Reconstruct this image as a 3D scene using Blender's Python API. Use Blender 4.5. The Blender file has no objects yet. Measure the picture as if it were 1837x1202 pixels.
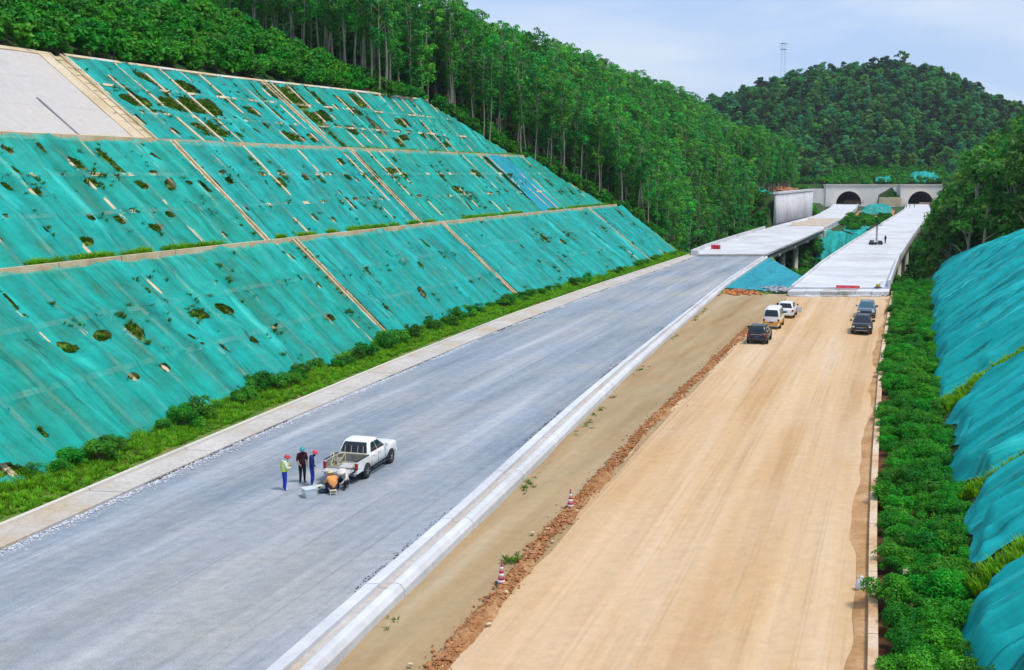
import bpy, bmesh, math, random
import numpy as np
from mathutils import Vector, Matrix

random.seed(7)
RNG = np.random.default_rng(11)
sc = bpy.context.scene
COL = sc.collection

# ------------------------------------------------------------------ camera
FPX, PXW, PXH, YH, CAMZ = 2000.0, 1837.0, 1202.0, 310.0, 15.3
PITCH = math.atan((PXH / 2 - YH) / FPX)
cam_data = bpy.data.cameras.new('camera')
cam_data.sensor_width = 36.0
cam_data.lens = 36.0 * FPX / PXW
cam_data.clip_start = 0.5
cam_data.clip_end = 6000.0
cam = bpy.data.objects.new('camera', cam_data)
cam.location = (0, 0, CAMZ)
cam.rotation_euler = (math.pi / 2 - PITCH, 0, 0)
COL.objects.link(cam)
sc.camera = cam

# ------------------------------------------------------------------ sky and sun
SUN_EL, SUN_AZ = math.radians(64), math.radians(122)      # azimuth clockwise from +Y
world = bpy.data.worlds.new('World')
sc.world = world
world.use_nodes = True
wn, wl = world.node_tree.nodes, world.node_tree.links
wn.clear()
w_out = wn.new('ShaderNodeOutputWorld')
w_bg = wn.new('ShaderNodeBackground')
w_sky = wn.new('ShaderNodeTexSky')
w_sky.sky_type = 'NISHITA'
w_sky.sun_disc = False
w_sky.sun_elevation = SUN_EL
w_sky.sun_rotation = SUN_AZ
w_sky.air_density = 1.0
w_sky.dust_density = 1.0
w_sky.ozone_density = 2.0
w_tc = wn.new('ShaderNodeTexCoord')
w_map = wn.new('ShaderNodeMapping')
w_map.inputs['Scale'].default_value = (1.0, 1.0, 4.5)
w_noi = wn.new('ShaderNodeTexNoise')
w_noi.inputs['Scale'].default_value = 2.3
w_noi.inputs['Detail'].default_value = 7.0
w_noi.inputs['Roughness'].default_value = 0.55
w_ramp = wn.new('ShaderNodeValToRGB')
w_ramp.color_ramp.elements[0].position = 0.32
w_ramp.color_ramp.elements[0].color = (0.72, 0.72, 0.72, 1)
w_ramp.color_ramp.elements[1].position = 0.72
w_ramp.color_ramp.elements[1].color = (0.97, 0.97, 0.97, 1)
w_mix = wn.new('ShaderNodeMixRGB')
w_veil = wn.new('ShaderNodeMixRGB')                              # thin veil of high cloud, whiter where it thickens
w_veil.inputs['Color1'].default_value = (4.1, 5.6, 8.2, 1)
w_veil.inputs['Color2'].default_value = (6.0, 6.9, 8.4, 1)
w_noi2 = wn.new('ShaderNodeTexNoise')
w_noi2.inputs['Scale'].default_value = 3.4
w_noi2.inputs['Detail'].default_value = 8.0
w_noi2.inputs['Distortion'].default_value = .4
w_ramp2 = wn.new('ShaderNodeValToRGB')
w_ramp2.color_ramp.elements[0].position = .44
w_ramp2.color_ramp.elements[1].position = .66
wl.new(w_map.outputs['Vector'], w_noi2.inputs['Vector'])
wl.new(w_noi2.outputs['Fac'], w_ramp2.inputs['Fac'])
wl.new(w_ramp2.outputs['Color'], w_veil.inputs['Fac'])
wl.new(w_veil.outputs['Color'], w_mix.inputs['Color2'])
wl.new(w_tc.outputs['Generated'], w_map.inputs['Vector'])
wl.new(w_map.outputs['Vector'], w_noi.inputs['Vector'])
wl.new(w_noi.outputs['Fac'], w_ramp.inputs['Fac'])
wl.new(w_ramp.outputs['Color'], w_mix.inputs['Fac'])
wl.new(w_sky.outputs['Color'], w_mix.inputs['Color1'])
wl.new(w_mix.outputs['Color'], w_bg.inputs['Color'])
w_bg.inputs['Strength'].default_value = 0.10
wl.new(w_bg.outputs['Background'], w_out.inputs['Surface'])

sun_data = bpy.data.lights.new('sun', 'SUN')
sun_data.energy = 2.6
sun_data.angle = math.radians(14)
sun_data.color = (1.0, 0.95, 0.86)
sun = bpy.data.objects.new('sun', sun_data)
sd = Vector((math.sin(SUN_AZ) * math.cos(SUN_EL), math.cos(SUN_AZ) * math.cos(SUN_EL), math.sin(SUN_EL)))
sun.rotation_euler = sd.to_track_quat('Z', 'Y').to_euler()
sun.location = (60, 40, 120)
COL.objects.link(sun)

sc.view_settings.view_transform = 'Standard'
sc.view_settings.look = 'None'
sc.view_settings.exposure = 0.30
sc.view_settings.gamma = 1.0
sc.view_settings.use_curve_mapping = False
sc.cycles.max_bounces = 6
sc.cycles.diffuse_bounces = 3
sc.cycles.glossy_bounces = 3
sc.cycles.transparent_max_bounces = 8
sc.cycles.use_denoising = True

# ------------------------------------------------------------------ road coordinates
K = 0.347                      # the road heads along (K, 1); w is the sideways offset, s the way along
KL = math.hypot(1, K)
PERP = 0.31                    # s gained for each metre of w when walking square to the road
HEAD = math.atan(K)


def P(w, s, z):
    return (w + K * s, s, z)


def line(pts):
    a = np.array(pts, float)
    xs = np.arange(a[0, 0], a[-1, 0] + 1.0, 1.0)
    ys = np.interp(xs, a[:, 0], a[:, 1])
    k = np.hanning(25); k /= k.sum()
    pad = np.concatenate([2 * ys[0] - ys[12:0:-1], ys, 2 * ys[-1] - ys[-2:-14:-1]])
    ys2 = np.convolve(pad, k, 'valid')
    s0, s1 = (ys2[1] - ys2[0]), (ys2[-1] - ys2[-2])

    def f(s):
        s = np.asarray(s, float)
        r = np.interp(s, xs, ys2)
        r = np.where(s < xs[0], ys2[0] + (s - xs[0]) * s0, r)
        return np.where(s > xs[-1], ys2[-1] + (s - xs[-1]) * s1, r)
    return f


drain_out = line([(0, -36.4), (30, -37.5), (46, -38.2), (64, -39.3), (90, -40.6), (117, -41.4), (150, -41), (200, -39.4), (230, -38.6)])
drain_in = line([(0, -34.6), (30, -35.7), (44, -36.2), (64, -37.5), (107, -38.9), (141, -38.8), (206, -37.4), (230, -37)])
bar_in = line([(0, -17.0), (20, -18.2), (33, -19), (45, -19.6), (53, -20), (57, -20.4), (75, -21.5), (101, -22.6), (160, -24.7), (205, -25.2), (230, -25.0)])
bar_out = line([(0, -15.4), (20, -16.7), (34, -17.5), (41, -18), (54, -18.7), (73, -20), (94, -21.2), (155, -23.8), (205, -24.2), (230, -24)])
berm_c = line([(0, -13.0), (20, -13.6), (34, -14.1), (49, -14.8), (67, -15.2), (102, -15.1), (114, -14.9), (150, -14.4)])
wall_r = line([(0, -.1), (20, -.2), (34, -.3), (42, -.6), (58, -.9), (93, -1.2), (138, -.8), (160, -.6)])
deck_rl = line([(130, -14.4), (145, -14.1), (190, -13), (250, -10.2), (320, -6.2), (400, -1.6), (460, 1.4), (545, 2.2), (600, 2.2)])
deck_rr = line([(130, -1.2), (145, -1.0), (190, .1), (250, 2.8), (320, 6.4), (400, 9.8), (460, 12.2), (545, 13), (600, 13)])
deck_ll = line([(195, -38.6), (205, -38.8), (230, -39.2), (270, -38), (327, -35.7), (360, -33.2), (397, -30.6), (482, -31), (545, -33), (600, -33)])
deck_lr = line([(195, -25), (205, -24.8), (250, -22.6), (302, -20.4), (365, -19), (397, -18.7), (482, -19), (545, -21), (600, -21)])

# cut slope on the left: lines from the drain up
toe_l = line([(0, -41.6), (30, -42), (52, -42.4), (66, -43.2), (102, -45.6), (132, -45.2), (166, -43), (212, -42), (240, -42)])
t1top = line([(0, -54.8), (68, -54.8), (109, -55.2), (136, -55.4), (170, -54.6), (212, -53.2), (260, -53)])
b1in = lambda s: t1top(s) - 2.3
t2top = line([(0, -68), (80, -67.6), (140, -67.4), (200, -67), (260, -67)])
b2in = lambda s: t2top(s) - 1.9
t3top = line([(0, -80.5), (115, -80.5), (132, -80), (155, -78.5), (172, -77.8), (260, -77)])
z3top = lambda s: np.interp(s, [0, 130, 172, 260], [26.0, 26.1, 26.6, 26.6])
ZT = {1: (0.5, 9.0), 2: (9.15, 17.9), 3: (18.05, None)}
TIER = {1: (toe_l, t1top), 2: (b1in, t2top), 3: (b2in, t3top)}
CUT_END = lambda w: np.interp(-w, [42, 55, 58, 67.5, 70, 78, 82, 95, 120], [213, 211.5, 210, 201, 199, 183.5, 176, 168, 166])
cut_start = 5.0


def un(px_, py_, z):
    """ground point at height z that shows at a place in the photograph"""
    u, v = (px_ - PXW / 2) / FPX, (PXH / 2 - py_) / FPX
    dy, dz = math.cos(PITCH) + v * math.sin(PITCH), -math.sin(PITCH) + v * math.cos(PITCH)
    t = (z - CAMZ) / dz
    return u * t, dy * t


def tier_pt(k, s0, t, up=0.0):
    """point on tier k: s0 station of the foot, t 0 at the foot to 1 at the top, up along the outward normal"""
    s0 = np.asarray(s0, float); t = np.asarray(t, float)
    lo, hi = TIER[k]
    wb = lo(s0)
    wt = hi(s0 + 3.1)
    w = wb + (wt - wb) * t
    s = s0 + PERP * (wb - w)
    zb, zt = ZT[k]
    if zt is None:
        zt = z3top(s0)
    z = zb + (zt - zb) * t
    run = (wb - wt) / 1.059
    nl = np.sqrt(run ** 2 + (zt - zb) ** 2)
    nx, nz = (zt - zb) / nl, run / nl
    X = w + K * s + up * nx / KL
    Y = s - up * nx * K / KL
    return np.stack(np.broadcast_arrays(X, Y, z + up * nz), -1)


def tier_len(k, s0):
    lo, hi = TIER[k]
    zb, zt = ZT[k]
    if zt is None:
        zt = float(z3top(s0))
    return math.hypot(float(lo(s0) - hi(s0 + 3.1)) / 1.059, zt - zb)


def cut_z(w, s):
    w = np.asarray(w, float); s = np.asarray(s, float)
    ls = [(drain_out(s), 0.05), (toe_l(s), 0.5), (t1top(s), 9.0), (b1in(s), 9.15), (t2top(s), 17.9), (b2in(s), 18.05), (t3top(s), z3top(s))]
    z = np.full(np.broadcast(w, s).shape, 0.05)
    for (wa, za), (wb, zb) in zip(ls[:-1], ls[1:]):
        f = np.clip((wa - w) / (wa - wb), 0, 1)
        z = np.where(w <= wa, za + (zb - za) * f, z)
    return z


def sm(x, a, b):
    t = np.clip((np.asarray(x, float) - a) / (b - a), 0, 1)
    return t * t * (3 - 2 * t)


def hill_noise(w, s):
    return (np.sin(w * .11 + 1.3) * np.cos(s * .07) + .6 * np.sin(w * .23 + s * .19) + .4 * np.cos(s * .31 - w * .17))


def terrain(w, s):
    w = np.asarray(w, float); s = np.asarray(s, float)
    w, s = np.broadcast_arrays(w, s)
    # left hill
    top = cut_z(w, np.clip(s, 0, 240))
    t3 = t3top(np.clip(s, 0, 260))
    beyond = np.clip(t3 - w, 0, None)
    g = np.interp(s, [0, 150, 185, 240, 300, 400], [.60, .60, .46, .34, .32, .28])
    lim = np.interp(s, [0, 150, 200, 260, 400], [60, 60, 50, 40, 34])
    lh = top + g * lim * (1 - np.exp(-beyond / lim))
    dip = 1 - np.exp(-np.clip(s - CUT_END(w), 0, None) / 9.0)
    lh = lh - .6 - dip * 2.0
    # the hill sinks towards its far end
    far = sm(s, 390, 560)
    lh = lh * (1 - .55 * far) + 2 * far
    lh = lh + hill_noise(w, s) * .5 * sm(-w, 82, 100)
    fill = sm(s, 322, 332) * (1 - sm(s, 420, 500)) * sm(-w, 30, 31) * sm(-w - np.interp(s, [320, 392, 420], [36.2, 31.2, 33]), 1.8, 2.6)
    fill2 = np.maximum(lh, 9.0 * fill + lh * .25)
    # right hill
    rw = np.interp(s, [0, 150, 250, 330, 545, 700], [3.0, 3.2, 8.5, 11, 17.5, 18])
    right = np.clip(w - rw, 0, None)
    rh_near = np.clip(right / 11.0, 0, 1) * 8.5 + np.clip(right - 12.5, 0, 10) * .06 + np.clip(right - 22, 0, None) * .35
    rh_far = right * .42 - 1.2
    rh = rh_near * (1 - sm(s, 135, 178)) + rh_far * sm(s, 135, 178)
    rh = 26 * np.tanh(rh / 26) - .75
    # floor between
    mid = np.full(w.shape, -.75)
    z = np.where(w < drain_out(np.clip(s, 0, 230)), lh, mid)
    z = np.where(fill > .01, np.maximum(z, fill2 * fill), z)
    z = np.where(w > rw, rh, z)
    # the valley below the bridges
    sn = np.interp(w, [-48, -25, -22, -14, 0, 30], [214, 207, 196, 153, 150, 152])
    sf = np.interp(w, [-48, -20, 5, 30], [296, 302, 318, 322])
    dep = sm(s, sn, sn + 13) * (1 - sm(s, sf - 22, sf))
    lat = sm(w, -62, -44) * (1 - sm(w, 10, 34))
    z = z - 9.5 * dep * lat
    # tunnel hill
    wc = w + 18
    crest = np.interp(w, [-420, -260, -150, -128, -95, -60, -30, -5, 15, 40, 60, 78, 110, 180, 400], [26, 34, 47, 55, 66, 75, 76, 80, 76, 66, 57, 50, 40, 34, 28])
    rise = np.interp(s, [530, 545, 590, 640, 700, 760, 850, 1000, 1500], [0, 0, .08, .40, .78, 1, .9, .5, .3])
    th = 9.6 * (1 - .8 * rise) + crest * rise + hill_noise(w, s) * 1.2 * sm(s, 600, 680)
    tz = sm(s, 541.6, 545.4)
    z = np.where(s > 541, np.maximum(z * (1 - tz), th * tz + z * (1 - tz)), z)
    return z


# ------------------------------------------------------------------ scene helpers
def empty(name, loc=(0, 0, 0), rz=0.0):
    o = bpy.data.objects.new(name, None)
    o.empty_display_size = .3
    o.location = loc
    o.rotation_euler = (0, 0, rz)
    COL.objects.link(o)
    return o


def tag(o, label=None, cat=None, group=None, kind=None):
    if label: o['label'] = label
    if cat: o['category'] = cat
    if group: o['group'] = group
    if kind: o['kind'] = kind
    return o


def make_mesh(name, verts, faces, mats=None, uv=None, smooth=False, fmat=None):
    me = bpy.data.meshes.new(name)
    v = verts.tolist() if isinstance(verts, np.ndarray) else verts
    f = faces.tolist() if isinstance(faces, np.ndarray) else faces
    me.from_pydata(v, [], f)
    if mats is not None:
        for m in (mats if isinstance(mats, (list, tuple)) else [mats]):
            me.materials.append(m)
    if fmat is not None:
        me.polygons.foreach_set('material_index', np.asarray(fmat, np.int32))
    if uv is not None:
        lay = me.uv_layers.new(name='UVMap')
        idx = np.empty(len(me.loops), np.int32)
        me.loops.foreach_get('vertex_index', idx)
        lay.data.foreach_set('uv', np.asarray(uv, np.float32)[idx].ravel())
    if smooth:
        me.polygons.foreach_set('use_smooth', np.ones(len(me.polygons), bool))
    me.update()
    return me


def obj(name, me, parent=None, loc=None, rot=None, scale=None):
    o = bpy.data.objects.new(name, me)
    COL.objects.link(o)
    if parent is not None: o.parent = parent
    if loc is not None: o.location = loc
    if rot is not None: o.rotation_euler = rot
    if scale is not None: o.scale = scale
    return o


def world_obj(name, verts, faces, mats, parent=None, uv=None, smooth=False, fmat=None, origin=None):
    """mesh given in world coordinates; its origin goes to its foot, or it hangs under a parent"""
    v = np.asarray(verts, float)
    if parent is not None:
        org = np.array(parent.location)
        me = make_mesh(name, v - org, faces, mats, uv, smooth, fmat)
        return obj(name, me, parent)
    if origin is None:
        origin = (v[:, 0].mean(), v[:, 1].mean(), v[:, 2].min())
    org = np.array(origin, float)
    me = make_mesh(name, v - org, faces, mats, uv, smooth, fmat)
    return obj(name, me, None, tuple(org))


def grid_faces(n, m, off=0):
    i = np.arange(n - 1)[:, None] * m + np.arange(m - 1)[None, :]
    return (np.stack([i, i + 1, i + m + 1, i + m], -1).reshape(-1, 4) + off)


class MB:
    """collects shapes into one mesh"""
    def __init__(s): s.v, s.f = [], []

    def add(s, v, f):
        o = len(s.v)
        s.v += [tuple(p) for p in v]
        s.f += [tuple(int(i) + o for i in q) for q in f]
        return s

    def hexa(s, c):
        return s.add(c, [(0, 3, 2, 1), (4, 5, 6, 7), (0, 1, 5, 4), (1, 2, 6, 5), (2, 3, 7, 6), (3, 0, 4, 7)])

    def box(s, x0, x1, y0, y1, z0, z1):
        return s.hexa([(x0, y0, z0), (x1, y0, z0), (x1, y1, z0), (x0, y1, z0), (x0, y0, z1), (x1, y0, z1), (x1, y1, z1), (x0, y1, z1)])

    def cbox(s, x0, x1, y0, y1, z0, z1, b=.02):
        """box with chamfered edges"""
        bm = bmesh.new()
        bmesh.ops.create_cube(bm, size=1)
        for v in bm.verts:
            v.co = Vector(((x0 + x1) / 2 + v.co.x * (x1 - x0), (y0 + y1) / 2 + v.co.y * (y1 - y0), (z0 + z1) / 2 + v.co.z * (z1 - z0)))
        bmesh.ops.bevel(bm, geom=bm.edges[:], offset=b, segments=1, affect='EDGES')
        bm.verts.index_update()
        s.add([v.co[:] for v in bm.verts], [[v.index for v in f.verts] for f in bm.faces])
        bm.free()
        return s

    def tube(s, pts, radii, n=8, cap=True):
        pts = [Vector(p) for p in pts]
        if not isinstance(radii, (list, tuple)): radii = [radii] * len(pts)
        rings = []
        for i, p in enumerate(pts):
            d = (pts[min(i + 1, len(pts) - 1)] - pts[max(i - 1, 0)])
            d = d.normalized() if d.length > 1e-9 else Vector((0, 0, 1))
            a = d.orthogonal().normalized() if abs(d.z) < .9 else (Vector((1, 0, 0)) - d * d.x).normalized()
            b = d.cross(a)
            rings.append([p + (a * math.cos(6.28318 * j / n) + b * math.sin(6.28318 * j / n)) * radii[i] for j in range(n)])
        v = [q for r in rings for q in r]
        f = []
        for i in range(len(pts) - 1):
            for j in range(n):
                f.append((i * n + j, i * n + (j + 1) % n, (i + 1) * n + (j + 1) % n, (i + 1) * n + j))
        if cap:
            f.append(tuple(range(n - 1, -1, -1)))
            f.append(tuple((len(pts) - 1) * n + j for j in range(n)))
        return s.add(v, f)

    def lathe(s, prof, n=16, axis='z', c=(0, 0, 0)):
        v, f = [], []
        for r, h in prof:
            for j in range(n):
                a = 6.28318 * j / n
                p = (r * math.cos(a), r * math.sin(a), h)
                if axis == 'x': p = (p[2], p[0], p[1])
                v.append((p[0] + c[0], p[1] + c[1], p[2] + c[2]))
        for i in range(len(prof) - 1):
            for j in range(n):
                f.append((i * n + j, i * n + (j + 1) % n, (i + 1) * n + (j + 1) % n, (i + 1) * n + j))
        f.append(tuple(range(n - 1, -1, -1)))
        f.append(tuple((len(prof) - 1) * n + j for j in range(n)))
        return s.add(v, f)

    def ball(s, c, r, n=10, m=6):
        if not isinstance(r, (tuple, list)): r = (r, r, r)
        v, f = [], []
        for i in range(m + 1):
            t = math.pi * i / m
            for j in range(n):
                a = 6.28318 * j / n
                v.append((c[0] + r[0] * math.sin(t) * math.cos(a), c[1] + r[1] * math.sin(t) * math.sin(a), c[2] - r[2] * math.cos(t)))
        for i in range(m):
            for j in range(n):
                f.append((i * n + j, i * n + (j + 1) % n, (i + 1) * n + (j + 1) % n, (i + 1) * n + j))
        return s.add(v, f)

    def mesh(s, name, m, smooth=False): return make_mesh(name, s.v, s.f, m, None, smooth)

    def build(s, name, m, parent=None, smooth=False, loc=None, rot=None):
        return obj(name, s.mesh(name, m, smooth), parent, loc, rot)


def strip(name, fl, fr, s0, s1, z, mat, parent=None, ds=2.0, thick=None, nw=2, bump=None, smooth=False):
    """ribbon between two w-lines; thick gives it sides and a bottom"""
    ss = np.linspace(s0, s1, max(2, int(round((s1 - s0) / ds)) + 1))
    a = np.array([float(fl(x)) for x in ss]); b = np.array([float(fr(x)) for x in ss])
    t = np.linspace(0, 1, nw)
    W = a[:, None] + (b - a)[:, None] * t[None, :]
    S = np.repeat(ss[:, None], nw, 1)
    Z = np.full(W.shape, 0.0) + (z(W, S) if callable(z) else z)
    if bump is not None: Z = Z + bump(W, S)
    V = np.stack([W + K * S, S, Z], -1).reshape(-1, 3)
    uv = np.stack([W, S], -1).reshape(-1, 2)
    F = grid_faces(len(ss), nw).tolist()
    if thick:
        n0 = len(V)
        V2 = V.copy(); V2[:, 2] -= thick
        V = np.vstack([V, V2]); uv = np.vstack([uv, uv])
        n = len(ss)
        for i in range(n - 1):
            F.append([i * nw, (i + 1) * nw, (i + 1) * nw + n0, i * nw + n0][::-1])
            F.append([i * nw + nw - 1, (i + 1) * nw + nw - 1, (i + 1) * nw + nw - 1 + n0, i * nw + nw - 1 + n0])
        for j in range(nw - 1):
            F.append([j, j + 1, j + 1 + n0, j + n0][::-1])
            q = (n - 1) * nw + j
            F.append([q, q + 1, q + 1 + n0, q + n0])
        # wind the top upwards
    return world_obj(name, V, F, mat, parent, uv, smooth)


# ------------------------------------------------------------------ materials
def new_mat(name):
    m = bpy.data.materials.new(name)
    m.use_nodes = True
    return m, m.node_tree.nodes, m.node_tree.links, m.node_tree.nodes['Principled BSDF']


def plain(name, c, rough=.6, metal=0.0, spec=.5, coat=0.0):
    m, n, l, b = new_mat(name)
    b.inputs['Base Color'].default_value = (*c, 1)
    b.inputs['Roughness'].default_value = rough
    b.inputs['Metallic'].default_value = metal
    b.inputs['Specular IOR Level'].default_value = spec
    b.inputs['Coat Weight'].default_value = coat
    return m


def noisy(name, cols, scale=1.0, rough=.85, stretch=(1, 1, 1), coord='pos', fine=None, bump=0.0, bump_scale=None, spec=.3, detail=6.0, pos=None, objrand=0.0):
    """several colours through a noise ramp, plus a finer grain and a bump"""
    m, n, l, b = new_mat(name)
    b.inputs['Roughness'].default_value = rough
    b.inputs['Specular IOR Level'].default_value = spec
    if coord == 'uv':
        g = n.new('ShaderNodeTexCoord'); out = g.outputs['UV']
    elif coord == 'obj':
        g = n.new('ShaderNodeTexCoord'); out = g.outputs['Object']
    else:
        g = n.new('ShaderNodeNewGeometry'); out = g.outputs['Position']
    mp = n.new('ShaderNodeMapping'); mp.inputs['Scale'].default_value = stretch
    l.new(out, mp.inputs['Vector'])
    t = n.new('ShaderNodeTexNoise')
    t.inputs['Scale'].default_value = scale; t.inputs['Detail'].default_value = detail; t.inputs['Roughness'].default_value = .6
    l.new(mp.outputs['Vector'], t.inputs['Vector'])
    r = n.new('ShaderNodeValToRGB')
    k = len(cols)
    while len(r.color_ramp.elements) < k: r.color_ramp.elements.new(.5)
    for i, c in enumerate(cols):
        e = r.color_ramp.elements[i]
        e.position = pos[i] if pos else .3 + .4 * i / (k - 1)
        e.color = (*c, 1)
    l.new(t.outputs['Fac'], r.inputs['Fac'])
    cur = r.outputs['Color']
    if fine:
        sc2, amt = fine
        t2 = n.new('ShaderNodeTexNoise'); t2.inputs['Scale'].default_value = sc2; t2.inputs['Detail'].default_value = 5; t2.inputs['Roughness'].default_value = .7
        l.new(out, t2.inputs['Vector'])
        mr = n.new('ShaderNodeMapRange'); mr.inputs['From Min'].default_value = .25; mr.inputs['From Max'].default_value = .75
        mr.inputs['To Min'].default_value = 1 - amt; mr.inputs['To Max'].default_value = 1 + amt
        l.new(t2.outputs['Fac'], mr.inputs['Value'])
        mx = n.new('ShaderNodeMixRGB'); mx.blend_type = 'MULTIPLY'; mx.inputs['Fac'].default_value = 1
        l.new(cur, mx.inputs['Color1']); l.new(mr.outputs['Result'], mx.inputs['Color2'])
        cur = mx.outputs['Color']
    if objrand:
        oi = n.new('ShaderNodeObjectInfo')
        hs = n.new('ShaderNodeHueSaturation')
        m1 = n.new('ShaderNodeMapRange'); m1.inputs['To Min'].default_value = 1 - objrand; m1.inputs['To Max'].default_value = 1 + objrand
        l.new(oi.outputs['Random'], m1.inputs['Value']); l.new(m1.outputs['Result'], hs.inputs['Value'])
        mm = n.new('ShaderNodeMath'); mm.operation = 'MULTIPLY'; mm.inputs[1].default_value = 7.31
        fr = n.new('ShaderNodeMath'); fr.operation = 'FRACT'
        m2 = n.new('ShaderNodeMapRange'); m2.inputs['To Min'].default_value = .5 - .06 * objrand; m2.inputs['To Max'].default_value = .5 + .05 * objrand
        l.new(oi.outputs['Random'], mm.inputs[0]); l.new(mm.outputs[0], fr.inputs[0]); l.new(fr.outputs[0], m2.inputs['Value']); l.new(m2.outputs['Result'], hs.inputs['Hue'])
        l.new(cur, hs.inputs['Color']); cur = hs.outputs['Color']
    l.new(cur, b.inputs['Base Color'])
    if bump:
        t3 = n.new('ShaderNodeTexNoise'); t3.inputs['Scale'].default_value = bump_scale or scale * 6; t3.inputs['Detail'].default_value = 6
        l.new(out, t3.inputs['Vector'])
        bp = n.new('ShaderNodeBump'); bp.inputs['Strength'].default_value = bump; bp.inputs['Distance'].default_value = .1
        l.new(t3.outputs['Fac'], bp.inputs['Height']); l.new(bp.outputs['Normal'], b.inputs['Normal'])
    return m


def leafy(name, dark, mid, light, scale=.5, rand=.25, trans=.25, rough=.55):
    """foliage: clump colour by place, each plant a little different, thin leaves let light through"""
    m = noisy(name, [dark, mid, light], scale, rough, (1, 1, 1), 'obj', (6.0, .3), 0, None, .25, 3.0, [.3, .5, .72], rand)
    n, l = m.node_tree.nodes, m.node_tree.links
    b = n['Principled BSDF']
    src = b.inputs['Base Color'].links[0].from_socket
    tr = n.new('ShaderNodeBsdfTranslucent')
    l.new(src, tr.inputs['Color'])
    mx = n.new('ShaderNodeMixShader'); mx.inputs['Fac'].default_value = trans
    l.new(b.outputs['BSDF'], mx.inputs[1]); l.new(tr.outputs['BSDF'], mx.inputs[2])
    l.new(mx.outputs['Shader'], n['Material Output'].inputs['Surface'])
    return m

# ------------------------------------------------------------------ material palette
M = {}
M['soil'] = noisy('soil', [(.06, .14, .012), (.10, .19, .02), (.26, .19, .08)], .5, .95, fine=(2.5, .35), bump=.6, bump_scale=3.0)
M['hill'] = noisy('hill_ground', [(.018, .05, .012), (.03, .075, .016), (.06, .07, .025)], .15, .95, fine=(2.0, .4), bump=.6, bump_scale=2.0)
M['gravel'] = None
M['concrete'] = noisy('concrete', [(.46, .36, .25), (.47, .43, .40), (.55, .51, .48)], .22, .88, fine=(4, .2), bump=.2, bump_scale=14)
M['deck'] = noisy('deck_concrete', [(.47, .46, .47), (.58, .58, .61), (.67, .67, .70)], .10, .8, (1, 1, 1), 'pos', (1.2, .13), bump=.1, bump_scale=10)
M['tan_concrete'] = noisy('tan_concrete', [(.46, .36, .21), (.58, .47, .30), (.66, .57, .42)], .5, .9, fine=(7, .2), bump=.3, bump_scale=10)
M['pale_concrete'] = noisy('pale_concrete', [(.50, .47, .44), (.60, .56, .50), (.62, .53, .40)], .08, .85, fine=(6, .1), bump=.2, bump_scale=8)
M['portal'] = noisy('portal_concrete', [(.72, .67, .63), (.80, .75, .71), (.78, .69, .58)], .07, .85, fine=(1.2, .08))
M['dark'] = plain('dark_lining', (.012, .012, .016), .9)
M['rubble'] = noisy('white_rubble', [(.38, .38, .41), (.54, .54, .58), (.70, .70, .74)], 3.0, .9, fine=(20, .25))
M['clod'] = noisy('red_clod', [(.22, .085, .03), (.36, .15, .055), (.52, .28, .14)], 2.2, .95, fine=(14, .3))
M['berm'] = noisy('red_berm', [(.26, .115, .045), (.38, .19, .08), (.47, .28, .14)], .9, .95, fine=(8, .4), bump=1.0, bump_scale=7)
M['grass'] = leafy('grass_blades', (.08, .28, .008), (.20, .48, .012), (.42, .58, .03), .4, .3, .45)
M['dry_grass'] = leafy('sparse_grass', (.05, .15, .008), (.10, .22, .012), (.22, .28, .04), .4, .3, .4)


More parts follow.
